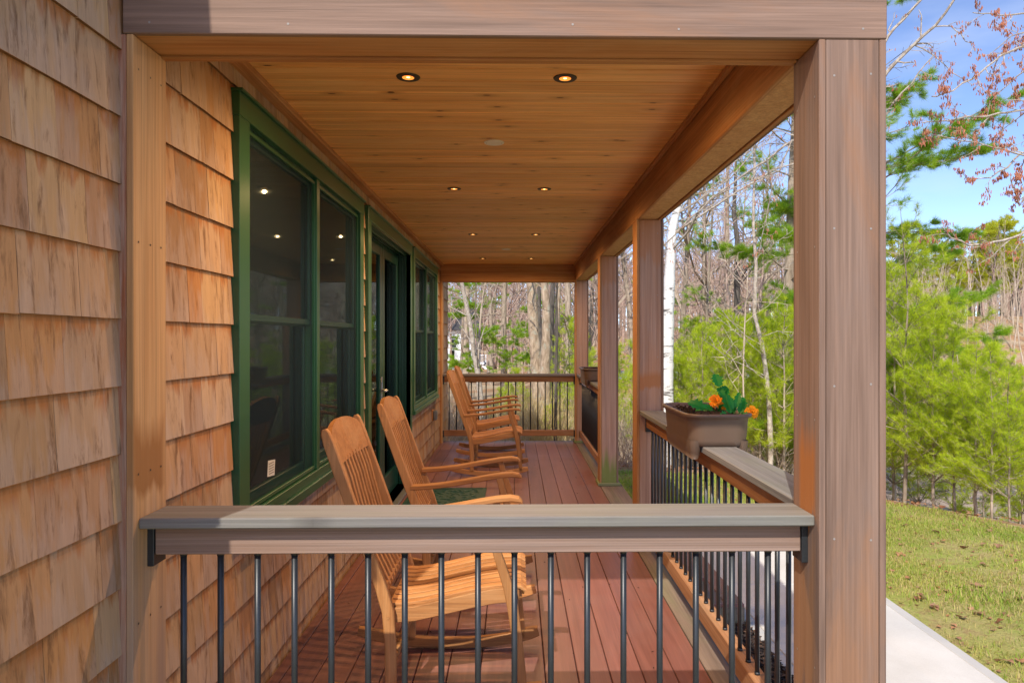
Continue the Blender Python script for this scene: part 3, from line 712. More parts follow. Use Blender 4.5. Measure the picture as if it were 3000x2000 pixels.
# ------------------------------------------------------------------ steps down to the path
st = thing('porch_steps', 'two pinkish boarded steps leading down from the deck to the path', 'steps', (1.4, 6.55, -.58))
for i, (x0, z) in enumerate(((1.17, -.2), (1.45, -.4))):
    for j in range(2): MB().box(x0 + j * .143, x0 + j * .143 + .139, 5.35, 7.8, z - .026, z, .003).build('tread_board', M['deck'], st)
    MB().box(x0 + .01, x0 + .028, 5.38, 7.77, z - .2, z - .027, .002).build('riser_board', M['deck_edge'], st)
    MB().box(x0 + .002, x0 + .285, 5.352, 5.37, z - .16, z - .027, .002).build('end_board', M['deck_edge'], st)
MB().box(1.68, 1.72, 5.37, 5.41, -.6, -.427, .002).build('leg', M['deck_edge'], st)

# ------------------------------------------------------------------ ceiling lamps and cover plates
def lamp(x, y, label):
    t = thing('ceiling_downlight', label, 'lamp', (x, y, CEIL), 'downlights in the porch ceiling')
    z = CEIL
    MB().disc((x, y, z - .001), .053, 32, .050, -.004).disc((x, y, z - .005), .050, 32, .029, -.0005).disc((x, y, z - .0055), .029, 32, .027, .002).build('trim_ring', M['lampring'], t)
    MB().disc((x, y, z - .005), .026, 24, .008, .0025).build('lens', M['lens'], t)
    MB().disc((x, y, z - .0028), .008, 16).build('bulb', M['bulb'], t)
    l = bpy.data.lights.new('downlight', 'SPOT'); l.energy = LAMP_W; l.color = (1, .60, .27); l.spot_size = R(170); l.spot_blend = 1; l.shadow_soft_size = .012
    lo = bpy.data.objects.new('downlight_light', l); COL.objects.link(lo); lo.parent = t; lo.location = (0, 0, -.03)
rowl = ['in the row nearest the front beam', 'just past the near round cover plate', 'in the third row from the front beam', 'in the last row before the far beam']
for i, y in enumerate((3.15, 5.48, 7.86, 10.2)):
    lamp(-.478, y, 'small lit downlight on the house side ' + rowl[i]); lamp(.218, y, 'small lit downlight on the yard side ' + rowl[i])
for y, lb in ((4.19, 'round tan cover plate on the ceiling nearest the camera'), (9.17, 'small round tan cover plate near the far end of the ceiling')):
    t = thing('cover_plate', lb, 'cover plate', (-.13, y, CEIL))
    MB().disc((-.13, y, CEIL - .0005), .060, 32, .058, -.004).disc((-.13, y, CEIL - .0045), .058, 32).build('disc', M['cover'], t)
    s = MB(); s.disc((-.13 - .045, y, CEIL - .0055), .004, 8).disc((-.13 + .045, y, CEIL - .0055), .004, 8).build('screw', M['lampring'], t)

# ------------------------------------------------------------------ rocking chairs
def chair(y, xoff, label, first=None, rz=0.0):
    t = thing('rocking_chair', label, 'chair', (-.33 + xoff, y, 0), 'wooden rocking chairs along the porch wall')
    t.rotation_euler.z = rz
    if first is not None:
        for ch in first.children:
            c = ch.copy(); COL.objects.link(c); c.parent = t
            for g in ch.children: d_ = g.copy(); COL.objects.link(d_); d_.parent = c
        return t
    H = .30; T, TZ = M['teak'], M['teak_z']
    cx = -.33 + xoff
    def P(pts): return [(a + xoff, b) for a, b in pts]
    for s in (-1, 1):
        yo = y + s * H; a, b = yo - .0165, yo + .0165
        # rocker
        pts = [(-.33 + dx, .0285 + dx * dx / 3.6 + (.004 if dx > .38 else 0)) for dx in [v * .052 - .49 for v in range(19)]]
        MB().ribbon(P(pts), [.040] + [.054] * 15 + [.058, .060, .046], a, b, .004).build('rocker', T, t)
        back = [(-.545, .05), (-.547, .28), (-.556, .42), (-.585, .52), (-.64, .67), (-.705, .85), (-.77, 1.03), (-.812, 1.15), (-.828, 1.198), (-.833, 1.215)]
        MB().ribbon(P(back), [.046, .048, .052, .05, .048, .048, .048, .046, .036, .018], a, b, .004).build('back_post', TZ, t)
        fl = [(.032, .06), (.012, .25), (-.015, .44), (-.035, .53), (-.078, .66), (-.108, .768)]
        MB().ribbon(P(fl), [.038, .042, .048, .044, .038, .036], a, b, .004).build('front_leg', TZ, t)
        rail = [(-.562, .395), (-.45, .402), (-.33, .428), (-.2, .458), (-.1, .476), (-.03, .482)]
        MB().ribbon(P(rail), .064, a - s * .034, b - s * .034, .003).build('seat_rail', T, t)
        arm = [(-.645, .706), (-.58, .708), (-.5, .714), (-.4, .726), (-.3, .742), (-.2, .760), (-.1, .776), (-.03, .782), (.012, .776), (.028, .766)]
        MB().ribbon(P(arm), [.028] * 8 + [.024, .010], yo - s * .012 - .031, yo - s * .012 + .031, .005).build('armrest', T, t)
        pg = MB()
        for (px_, pz_) in ((-.812, 1.15), (-.556, .40), (-.008, .42)):
            pg.tube([(px_ + xoff, yo + s * .0165, pz_), (px_ + xoff, yo + s * .0195, pz_)], .007, 10)
        pg.build('peg', T, t)
    n = 9
    for k in range(n):
        yc = y - .2385 + k * .0596
        top = [(-.555, .438), (-.5, .436), (-.42, .446), (-.33, .464), (-.24, .485), (-.15, .504), (-.08, .513), (-.02, .515), (.02, .508), (.043, .492)]
        MB().ribbon(P(top), .014, yc - .0215, yc + .0215, .003).build('seat_slat', T, t)
    n = 9
    for k in range(n):
        yc = y - .232 + k * .058
        sl = [(-.574, .50), (-.592, .54), (-.640, .64), (-.688, .76), (-.722, .88), (-.748, .98), (-.782, 1.075)]
        MB().ribbon(P(sl), .013, yc - .0115, yc + .0115, .002).build('back_slat', TZ, t)
    # arched top rail
    mb = MB(); N = 14; vs = []
    for i in range(N + 1):
        f = i / N; yy = y - .283 + f * .566; hh = 1.17 + .062 * math.sin(math.pi * f) ** .6
        bow = -.012 * math.sin(math.pi * f)
        for (zz, xx) in ((1.055, -.775), (hh, -.775 - (hh - 1.055) * .36)):
            vs += [(xx - .012 + bow + xoff, yy, zz - .004), (xx + .012 + bow + xoff, yy, zz + .004)]
    fs = []
    for i in range(N):
        a = i * 4; b = a + 4
        fs += [(a, a + 2, b + 2, b), (a + 1, b + 1, b + 3, a + 3), (a + 2, a + 3, b + 3, b + 2), (a, b, b + 1, a + 1)]
    fs += [(0, 1, 3, 2), (N * 4, N * 4 + 2, N * 4 + 3, N * 4 + 1)]
    mb.add(vs, fs).build('top_rail', T, t)
    MB().box(-.60 + xoff, -.575 + xoff, y - .283, y + .283, .475, .52, .003).build('lower_back_rail', T, t)
    MB().box(-.568 + xoff, -.538 + xoff, y - .25, y + .25, .395, .428, .003).build('rear_seat_rail', T, t)
    MB().box(-.01 + xoff, .015 + xoff, y - .25, y + .25, .445, .5, .003).build('front_seat_rail', T, t)
    MB().box(-.33 + xoff - .015, -.33 + xoff + .015, y - .25, y + .25, .40, .45, .003).build('middle_seat_rail', T, t)
    MB().box(-.556 + xoff, -.532 + xoff, y - .283, y + .283, .17, .205, .003).build('rear_stretcher', T, t)
    return t
c1 = chair(3.40, 0, 'honey coloured slatted rocking chair nearest the front railing')
chair(4.62, 0, 'second rocking chair from the camera beside the door mat', c1, R(.6))
chair(8.64, .03, 'slatted wooden rocking chair just past the green door mat', c1, R(-1))
chair(9.97, .0, 'farthest rocking chair in front of the far railing', c1, R(1))

# ------------------------------------------------------------------ door mat
t = thing('door_mat', 'dark green rubber mat with a leafy relief on the deck before the door', 'mat', (-.7, 7.0, 0))
MB().box(-1.10, -.315, 6.35, 7.63, .001, .008, .003).build('base', M['mat'], t)
MB().box(-1.10, -.315, 6.35, 6.39, .008, .013).box(-1.10, -.315, 7.59, 7.63, .008, .013).box(-1.10, -1.06, 6.39, 7.59, .008, .013).box(-.355, -.315, 6.39, 7.59, .008, .013).build('border', M['mat'], t)
mb = MB(); r2 = random.Random(3)
for i in range(230):
    x0, y0 = r2.uniform(-1.04, -.39), r2.uniform(6.42, 7.56); a = r2.uniform(-.7, .7); L = r2.uniform(.03, .07)
    pts = [(x0 + math.cos(a) * L * (q - .5), y0 + math.sin(a) * L * (q - .5) + .012 * math.sin(q * 3.1), .009) for q in (0, .33, .66, 1)]
    pts = [(min(max(p[0], -1.055), -.36), p[1], p[2]) for p in pts]
    mb.tube(pts, [.002, .0075, .0075, .002], 4, False)
mb.build('leafy_relief', M['mat_hi'], t, kind='stuff')

# ------------------------------------------------------------------ planters with soil, leaves and flowers
def rr(x0, x1, y0, y1, r, n=5):
    pts = []
    for (cx_, cy_, a0) in ((x1 - r, y1 - r, 0), (x0 + r, y1 - r, 90), (x0 + r, y0 + r, 180), (x1 - r, y0 + r, 270)):
        for k in range(n + 1):
            a = R(a0 + 90 * k / n); pts.append((cx_ + r * math.cos(a), cy_ + r * math.sin(a)))
    return pts
def planter(y0, y1, label):
    t = thing('planter_box', label, 'planter', (1.0235, (y0 + y1) / 2, CAP))
    x0, x1 = .862, 1.185
    sec = [(.02, CAP + .001, .07), (.012, CAP + .03, .075), (.004, CAP + .125, .08), (.0, CAP + .145, .085), (-.012, CAP + .147, .09), (-.014, CAP + .163, .09), (-.010, CAP + .167, .09), (.004, CAP + .165, .085), (.01, CAP + .10, .08)]
    vs = []; n = None
    for (ins, z, r_) in sec:
        loop = rr(x0 + ins, x1 - ins, y0 + ins, y1 - ins, r_); n = len(loop); vs += [(a, b, z) for a, b in loop]
    fs = [(i * n + k, i * n + (k + 1) % n, (i + 1) * n + (k + 1) % n, (i + 1) * n + k) for i in range(len(sec) - 1) for k in range(n)]
    fs.append(tuple(range(n))[::-1])
    MB().add(vs, fs).build('body', M['planter'], t, smooth=True)
    for (a, b) in ((.874, .934), (1.113, 1.172)):     # the two flanks that straddle the rail
        loopT = rr(a, b, y0 + .02, y1 - .02, .028); loopM = rr(a + .004, b - .002, y0 + .03, y1 - .03, .027); loopB = rr(a + .018, b - .008, y0 + .06, y1 - .06, .016)
        n2 = len(loopT); v2 = [(p[0], p[1], CAP + .03) for p in loopT] + [(p[0], p[1], CAP - .035) for p in loopM] + [(p[0], p[1], CAP - .068) for p in loopB]
        MB().add(v2, [(i * n2 + k, (i + 1) * n2 + k, (i + 1) * n2 + (k + 1) % n2, i * n2 + (k + 1) % n2) for i in range(2) for k in range(n2)] + [tuple(range(2 * n2, 3 * n2))]).build('saddle_foot', M['planter'], t, smooth=True)
    mb = MB(); nx, ny = 14, 26; vs = []
    for j in range(ny + 1):
        for i in range(nx + 1):
            u, v = i / nx, j / ny
            edge = min(u, 1 - u, v * 2, 2 - v * 2) * 4
            z = CAP + .128 + .030 * sm(edge) * (.6 + .5 * math.sin(v * 4 + 1)) + rng.uniform(-.006, .006)
            vs.append((x0 + .012 + u * (x1 - x0 - .024), y0 + .012 + v * (y1 - y0 - .024), z))
    keep = lambda i, j: not ((i in (0, nx - 1)) and (j in (0, 1, ny - 1, ny - 2)) or (i in (1, nx - 2) and j in (0, ny - 1)))
    mb.add(vs, [(j * (nx + 1) + i, j * (nx + 1) + i + 1, (j + 1) * (nx + 1) + i + 1, (j + 1) * (nx + 1) + i) for j in range(ny) for i in range(nx) if keep(i, j)])
    mb.build('soil', M['soil'], t, kind='stuff')
    cl = MB()
    for i in range(260):
        cl.new(); px_, py_ = rng.uniform(x0 + .05, x1 - .05), rng.uniform(y0 + .05, y1 - .05); s_ = rng.uniform(.003, .008); zc = CAP + .148
        a = rng.uniform(0, 6.28); ln = rng.choice((1, 1, 3))
        cl.tube([(px_, py_, zc + rng.uniform(-.004, .014)), (px_ + math.cos(a) * s_ * 2 * ln, py_ + math.sin(a) * s_ * 2 * ln, zc + rng.uniform(-.004, .014))], [s_ / ln, s_ * .5 / ln], 4)
    cl.build('soil_crumbs', M['soil'], t, kind='stuff')
    return t
planter(3.52, 4.17, 'brown plastic planter with orange flowers straddling the near side railing')
planter(8.98, 9.63, 'brown plastic planter with bare soil on the far side railing')

def leaf(mb, base, d, up, L, W, lobes=3):
    """a toothed, cupped leaf"""
    base = Vector(base); d = Vector(d).normalized(); up = Vector(up); side = d.cross(up).normalized(); nrm = side.cross(d).normalized()
    N = 2 * lobes + 2; vs = []; 
    for i in range(N + 1):
        f = i / N; w_ = W * (math.sin(math.pi * min(f * .92 + .06, 1)) ** .7) * (1.0 if i % 2 else .62) * .5
        if i == N: w_ = .0005
        c = base + d * L * f - nrm * (f * f * L * .22)
        vs += [c - side * w_ + nrm * w_ * .35, c, c + side * w_ + nrm * w_ * .35]
    fs = []
    for i in range(N):
        a = i * 3; fs += [(a, a + 1, a + 4, a + 3), (a + 1, a + 2, a + 5, a + 4)]
    mb.new().add(vs, fs)
def flower_plant(name, label, x, y, leaves, blooms):
    z0 = CAP + .14
    t = thing(name, label, 'flower', (x, y, z0))
    s = MB()
    for (dx, dy, dz, L, W, az, tilt) in leaves:
        tip = Vector((x + dx, y + dy, z0 + dz)); s.tube([(x, y, z0 - .01), (x + dx * .5, y + dy * .5, z0 + dz * .6), tip], [.0028, .0024, .002], 5)
        L *= 1.05; W *= 1.0; lf = MB(); dr = Vector((math.cos(az) * math.cos(tilt), math.sin(az) * math.cos(tilt), math.sin(tilt)))
        leaf(lf, tip, dr, (0, -.7, .7), L, W); lf.build('leaf', M['leafgreen'], t)
    for (dx, dy, dz, r_, m_) in blooms:
        c = Vector((x + dx, y + dy, z0 + dz)); s.tube([(x, y, z0 - .01), (x + dx * .6, y + dy * .6, z0 + dz * .55), c - Vector((0, 0, r_ * .3))], .0022, 5)
        b = MB()
        for ring, (n_, el, rl) in enumerate(((9, -8, 1.0), (9, 18, .92), (8, 42, .75), (6, 65, .55))):
            for k in range(n_):
                a = 2 * math.pi * (k + ring * .4) / n_ + rng.uniform(-.15, .15); e = R(el + rng.uniform(-8, 8))
                d_ = Vector((math.cos(a) * math.cos(e), math.sin(a) * math.cos(e), math.sin(e)))
                d_ = Matrix.Rotation(R(55), 3, 'X') @ d_
                sd_ = d_.orthogonal().normalized(); sd_ = (Matrix.Rotation(R(55), 3, 'X') @ Vector((-math.sin(a), math.cos(a), 0))).normalized()
                p0 = c; p1 = c + d_ * r_ * rl * .55; p2 = c + d_ * r_ * rl
                nn = sd_.cross(d_) * r_ * .12
                b.new().add([p0 - sd_ * r_ * .08, p0 + sd_ * r_ * .08, p1 + sd_ * r_ * .28, p2 + sd_ * r_ * .22 + nn, p2 + nn * .3, p2 - sd_ * r_ * .22 + nn, p1 - sd_ * r_ * .28],
                            [(0, 1, 2, 6), (6, 2, 3, 4), (6, 4, 5)])
        b.build('bloom', M[m_], t)
    s.build('stem', M['leafgreen'], t)
    return t
flower_plant('flower_plant', 'orange bloom with a tall leafy stem in the middle of the near planter', 1.075, 3.74,
             [(-.075, 0, .03, .09, .085, 2.9, .5), (.0, .0, .15, .075, .075, 1.9, 1.15), (.01, -.01, .085, .08, .06, .6, .9), (-.02, -.03, .0, .075, .05, -1.2, .2), (-.05, .05, .0, .07, .06, 2.6, .3), (.02, -.02, .10, .06, .05, 2.2, .9), (.01, .01, .12, .05, .045, .2, .7), (-.04, -.02, .03, .06, .05, -2.8, .4), (0, -.03, .04, .06, .045, -1.5, .6)],
             [(-.018, -.01, .075, .038, 'petal'), (.028, -.0, .05, .026, 'petal2')])
flower_plant('flower_plant', 'leafy plant with an orange bloom leaning over the near planter rim', 1.125, 3.64,
             [(-.02, 0, .02, .10, .07, 1.9, 1.2), (.03, 0, .02, .10, .06, .9, 1.0), (-.03, -.02, 0, .07, .07, -2.4, .3), (.02, -.03, 0, .06, .05, -.8, .4), (0, .03, .02, .09, .07, 1.4, .9), (-.01, -.01, .04, .08, .04, 2.4, 1.3), (.045, .01, .01, .06, .05, .3, .6), (.01, 0, .05, .08, .045, .5, 1.25)],
             [(.085, -.02, .028, .037, 'petal2')])
flower_plant('flower_plant', 'small green sprout in the soil of the far planter', 1.10, 9.15, [(0, 0, .02, .06, .05, 1.9, 1.2), (.02, 0, .01, .05, .04, .5, 1.0)], [])

# ------------------------------------------------------------------ mulch chips, grass, fallen leaves
mb = MB()
for i in range(3200):
    mb.new(); x_, y_ = rng.uniform(1.17, 1.76), rng.uniform(2.4, 5.36); z_ = -.562 + rng.uniform(0, .03); L = rng.uniform(.01, .045); a = rng.uniform(0, math.pi); b_ = rng.uniform(-.35, .35)
    u = Vector((math.cos(a) * math.cos(b_), math.sin(a) * math.cos(b_), math.sin(b_))) * L; v = Vector((-math.sin(a), math.cos(a), rng.uniform(-.4, .4))) * rng.uniform(.004, .009); c = Vector((x_, y_, z_))
    mb.add([c - u - v, c + u - v, c + u + v, c - u + v, c + Vector((0, 0, .008))], [(0, 1, 4), (1, 2, 4), (2, 3, 4), (3, 0, 4)])
o = mb.build('mulch', M['mulch'], kind='stuff'); o['label'] = 'dark bark mulch strewn between the deck and the concrete path'

rs = np.random.RandomState(5)
def blades(n, xf, seedc):
    P = []; 
    while len(P) < n:
        x_, y_ = xf(); P.append((x_, y_))
    return np.array(P)
def lawn_pt():
    while True:
        t_ = rs.rand(); 
        if t_ < .72:
            x_ = rs.uniform(3.11, 8.2); y_ = rs.uniform(3.6, 11.4)
            if y_ > lawn_edge(x_) + .15 + .15 * math.sin(x_ * 5) or x_ > .75 * y_ + .3: continue
            return x_, y_
        x_ = rs.uniform(1.2, 6.0); y_ = rs.uniform(8.15, 11.8)
        if y_ < lawn_edge(x_) + .1 and x_ < .5 * y_: return x_, y_
P = blades(95000, lawn_pt, 0)
bare = np.sin(P[:, 0] * 3.7 + 1.3 * np.sin(P[:, 1] * 2.1)) + np.sin(P[:, 1] * 3.1 + 1.5 * np.sin(P[:, 0] * 1.3 + 2)) + .5 * np.sin(P[:, 0] * 9 + P[:, 1] * 7)
near = np.clip((P[:, 1] - 5.2) / 3.5, 0, 1)                       # thinner and browner towards the path
P = P[rs.rand(len(P)) < np.clip(.42 + .5 * near + .30 * bare, .10, 1)]; n = len(P)
Z = np.array([hgt(a, b) for a, b in P])
pn = np.sin(P[:, 0] * 2.3 + np.sin(P[:, 1] * 1.7) * 2) * np.sin(P[:, 1] * 2.9 + P[:, 0]) ; cl = rs.rand(n)
Lb = rs.uniform(.02, .055, n) * (1 + .55 * (pn > .35)) ; az = rs.uniform(0, 2 * np.pi, n); lean = rs.uniform(.3, 1.5, n)
dx = np.cos(az) * np.sin(lean) * Lb; dy = np.sin(az) * np.sin(lean) * Lb; dz = np.cos(lean) * Lb + .006
wv = rs.uniform(.0016, .0035, n); b0 = np.stack([P[:, 0], P[:, 1], Z + .004], 1); sv = np.stack([-np.sin(az) * wv, np.cos(az) * wv, np.zeros(n)], 1)
mid_ = b0 + np.stack([dx * .45, dy * .45, dz * .7], 1); tip = b0 + np.stack([dx, dy, dz], 1)
V = np.stack([b0 - sv, b0 + sv, mid_ + sv * .8, mid_ - sv * .8, tip], 1).reshape(-1, 3)
i0 = np.arange(n)[:, None] * 5
Fc = np.concatenate([i0 + np.array([0, 1, 2]), i0 + np.array([0, 2, 3]), i0 + np.array([3, 2, 4])], 0)
near = np.clip((P[:, 1] - 5.2) / 3.5, 0, 1); rr_ = np.clip(.5 + pn * .22 + rs.uniform(-.38, .38, n), 0, 1); rr_ = np.where(pn > .2, .45 + (cl - .5) * .3, rr_); rr_ = np.where(rs.rand(n) < .45 * (1 - near), rs.choice([.02, .98], n), rr_)
o = npmesh('grass', V, Fc, M['grass'], rnd=np.tile(rr_, 3), kind='stuff'); o['label'] = 'patchy yellow green spring grass of the lawn'

def dry_leaf(mb, c, s_, rz, tilt):
    pts = [(0, 0), (.35, .28), (.5, .5), (.75, .32), (.8, .12), (1.1, 0), (.8, -.14), (.72, -.34), (.45, -.45), (.3, -.25)]
    mt = Matrix.Rotation(rz, 3, 'Z') @ Matrix.Rotation(tilt, 3, 'Y')
    vs = [Vector(c) + mt @ Vector(((p[0] - .5) * s_, p[1] * s_, s_ * .25 * (abs(p[1]) ** 1.5) + s_ * .1 * math.sin(p[0] * 5))) for p in pts] + [Vector(c) + mt @ Vector((0, 0, -.02 * s_))]
    n_ = len(pts); mb.new().add(vs, [(i, (i + 1) % n_, n_) for i in range(n_)])
def leaf_at(x_, y_, s_, name='fallen_leaf', big=False):
    mb = MB(); z_ = hgt(x_, y_) + (.02 if big else .028); dry_leaf(mb, (x_, y_, z_), s_, rng.uniform(0, 6.3), rng.uniform(-.5, .5)); o = mb.build(name, M['dryleaf'], loc=(x_, y_, z_))
    return tag(o, 'single dry brown oak leaf lying on the patchy lawn', 'leaf', 'dry leaves scattered on the lawn')
spots = [(2762, 1590), (2826, 1610), (2806, 1560), (2742, 1563), (2636, 1630), (2614, 1678), (2808, 1728), (2778, 1740), (2700, 1754), (2820, 1816), (2738, 1787), (2882, 1660), (2928, 1828), (2957, 1947), (2990, 1945), (2930, 1945), (2690, 1762),
         (2740, 1785), (2925, 1605), (2870, 1723), (2960, 1632), (2650, 1545), (2880, 1600), (2985, 1760), (2870, 1805), (2705, 1660), (2660, 1700), (2640, 1600), (2900, 1560), (2980, 1650)]
for (px_, py_) in spots:
    d = (CAM_H + .58) * F / (py_ - CY); q = at(px_, py_, d); leaf_at(q.x, q.y, rng.uniform(.05, .11))
mb = MB()
for i in range(900):
    if i < 450:
        x_, y_ = lawn_pt(); s_ = rng.uniform(.025, .05)
    else:
        x_ = rng.uniform(.5, 9); y_ = lawn_edge(x_) + rng.expovariate(.6); s_ = rng.uniform(.05, .10)
    dry_leaf(mb, (x_, y_, hgt(x_, y_) + .02), s_, rng.uniform(0, 6.3), rng.uniform(-.5, .5))
o = mb.build('leaf_litter', M['dryleaf'], kind='stuff'); o['label'] = 'small dry leaves strewn over lawn edge and woodland floor'

mb = MB()
for i in range(70):
    x_, y_ = rng.uniform(-1.1, .85), rng.uniform(2.4, 9.5); a = rng.uniform(0, 3.14); L = rng.uniform(.004, .014); mb.new()
    mb.add([(x_ - L * math.cos(a), y_ - L * math.sin(a), .001), (x_ + .003 * math.sin(a), y_ - .003 * math.cos(a), .004), (x_ + L * math.cos(a), y_ + L * math.sin(a), .001), (x_ - .003 * math.sin(a), y_ + .003 * math.cos(a), .002)], [(0, 1, 2, 3)])
o = mb.build('debris', M['soil'], kind='stuff'); o['label'] = 'specks of dirt and leaf bits on the deck boards'

# ------------------------------------------------------------------ trees
def limb(mb, p, d, L, r, rg, nseg=5, wob=.18, up=0.0, n=5, taper=.25):
    pts = [Vector(p)]; d = Vector(d).normalized(); rad = [r]
    for i in range(nseg):
        d = (d + Vector((rg.gauss(0, wob), rg.gauss(0, wob), rg.gauss(0, wob) + up))).normalized()
        pts.append(pts[-1] + d * L / nseg); rad.append(r * (1 - (1 - taper) * (i + 1) / nseg))
    mb.new().tube(pts, rad, n, False); return pts, rad
def pt_on(pts, f):
    k = min(int(f * (len(pts) - 1)), len(pts) - 2); t_ = f * (len(pts) - 1) - k
    return pts[k].lerp(pts[k + 1], t_), (pts[k + 1] - pts[k]).normalized(), k
def side_dir(d, ang, rg, flat=0.0):
    o_ = d.orthogonal().normalized(); o_.rotate(Matrix.Rotation(rg.uniform(0, 6.2832), 3, d)) if False else None
    q = Matrix.Rotation(rg.uniform(0, 6.2832), 3, d) @ o_
    r_ = (d * math.cos(ang) + q * math.sin(ang)); r_.z *= (1 - flat); return r_.normalized()
def branch_out(mb, pts, rad, rg, levels, count, Lf, ang=(35, 70), start=.25, up=.05, wob=.22, n=4, minr=.004, tips=None):
    """twigs along a limb, recursively"""
    L = sum((pts[i + 1] - pts[i]).length for i in range(len(pts) - 1))
    for k in range(count[0]):
        f = start + (1 - start) * (k + rg.random()) / count[0]; f = min(f, .99)
        p, d, i = pt_on(pts, f); r_ = max(rad[i] * .55, minr)
        q, rr2 = limb(mb, p, side_dir(d, R(rg.uniform(*ang)), rg), L * Lf * (1.15 - .6 * f) * rg.uniform(.7, 1.2), r_, rg, 4 if levels > 1 else 3, wob, up, n if levels > 1 else 3, .35)
        if tips is not None: tips.append((q[-1], (q[-1] - q[-2]).normalized()))
        if tips is not None and levels == 1: tips.append((q[-2], (q[-1] - q[-2]).normalized()))
        if levels > 1: branch_out(mb, q, rr2, rg, levels - 1, count[1:], Lf, ang, .2, up, wob, n, minr, tips)

def needles(tips, rs_, k=14, L=.10, w=.0035, spread=.75):
    """tufts of needles at each tip: one thin triangle each"""
    P0 = np.array([tuple(t[0]) for t in tips]); D0 = np.array([tuple(t[1]) for t in tips]); m_ = len(P0)
    P = np.repeat(P0, k, 0); D = np.repeat(D0, k, 0); N_ = m_ * k
    D = D + rs_.normal(0, spread, (N_, 3)); D /= np.linalg.norm(D, axis=1)[:, None]
    S = np.cross(D, rs_.normal(0, 1, (N_, 3))); S /= np.linalg.norm(S, axis=1)[:, None]
    Lr = L * rs_.uniform(.7, 1.15, N_)[:, None]
    P = P + rs_.normal(0, L * .12, (N_, 3))
    V_ = np.stack([P - S * w / 2, P + S * w / 2, P + D * Lr], 1).reshape(-1, 3)
    return V_, np.arange(N_ * 3).reshape(-1, 3), np.repeat(rs_.rand(m_), k) * .75 + rs_.rand(N_) * .25

def young_pine(seed, h, dens=1.0, k=14, L=.10, w=.0042, r0=.03, width=.42):
    """white pine sapling: trunk, whorls of rising branches, tufts; returns meshes"""
    rg = random.Random(seed); rs_ = np.random.RandomState(seed)
    tr = MB(); pts = [Vector((0, 0, -.1))]; nn = 9
    for i in range(nn): pts.append(Vector((pts[-1].x + rg.gauss(0, .02), pts[-1].y + rg.gauss(0, .02), h * (i + 1) / nn)))
    tr.tube(pts, [r0 * (1 - .9 * i / nn) for i in range(nn + 1)], 6, False)
    tips = [(pts[-1], Vector((0, 0, 1)))] * 2
    z = h * .14; 
    while z < h * .97:
        f = z / h; p, d, _ = pt_on(pts, min(f, .98)); Lb_ = h * width * (1 - f) ** .75 * (.45 + .55 * min(1, f / .25)) + .12
        for b in range(rg.randint(4, 6)):
            a = rg.uniform(0, 6.283); el = R(rg.uniform(5, 35) + 25 * f); dr = Vector((math.cos(a) * math.cos(el), math.sin(a) * math.cos(el), math.sin(el)))
            Lq = Lb_ * rg.uniform(.65, 1.15); q, rd = limb(tr, p, dr, Lq, max(.004, r0 * .35 * (1 - f)), rg, 5, .10, .05, 4, .3)
            ns = max(3, int(Lq / .085 * dens))
            for s_ in range(ns):
                fs_ = .25 + .75 * (s_ + rg.random()) / ns; p2, d2, _ = pt_on(q, min(fs_, .99)); sd_ = side_dir(d2, R(rg.uniform(30, 60)), rg, .3)
                tl = rg.uniform(.08, .26) * (1.2 - fs_ * .6) * min(1, Lq); e_ = p2 + sd_ * tl + Vector((0, 0, tl * .25)); tr.tube([p2, e_], [.003, .0018], 3, False)
                dd = (sd_ + Vector((0, 0, .35))).normalized(); tips.append((e_, dd)); tips.append((p2.lerp(e_, .5), dd))
            tips.append((q[-1], (q[-1] - q[-2]).normalized()))
        z += h * rg.uniform(.055, .085)
    return tr, needles(tips, rs_, k, L, w)
PROTO = {}
def place(key, maker, name, label, cat, loc, rz, sc_=1.0, group=None, tilt=0.0):
    """first time builds the tree with its parts, afterwards copies it"""
    r_ = thing(name, label, cat, loc, group); r_.rotation_euler = (tilt, 0, rz); r_.scale = (sc_,) * 3
    if key not in PROTO: PROTO[key] = maker()
    for nm, me in PROTO[key]:
        o = bpy.data.objects.new(nm, me); COL.objects.link(o); o.parent = r_
    return r_
def mesh_of(o):
    me = o.data; bpy.data.objects.remove(o); return me
def mk_young(seed, h, mat='needle', barkm='bark_grey', **kw):
    def f():
        tr, (V_, F_, r_) = young_pine(seed, h, **kw)
        return [('trunk', mesh_of(tr.build('trunk', M[barkm], smooth=True))), ('crown', mesh_of(npmesh('crown', V_, F_, M[mat], rnd=r_)))]
    return f
YP = [mk_young(11, 3.6, dens=1.25, k=20), mk_young(12, 4.2, dens=1.25, k=20), mk_young(13, 3.0, dens=1.3, k=20), mk_young(14, 4.8, dens=1.2, k=20, width=.36), mk_young(15, 2.3, dens=1.4, k=20)]

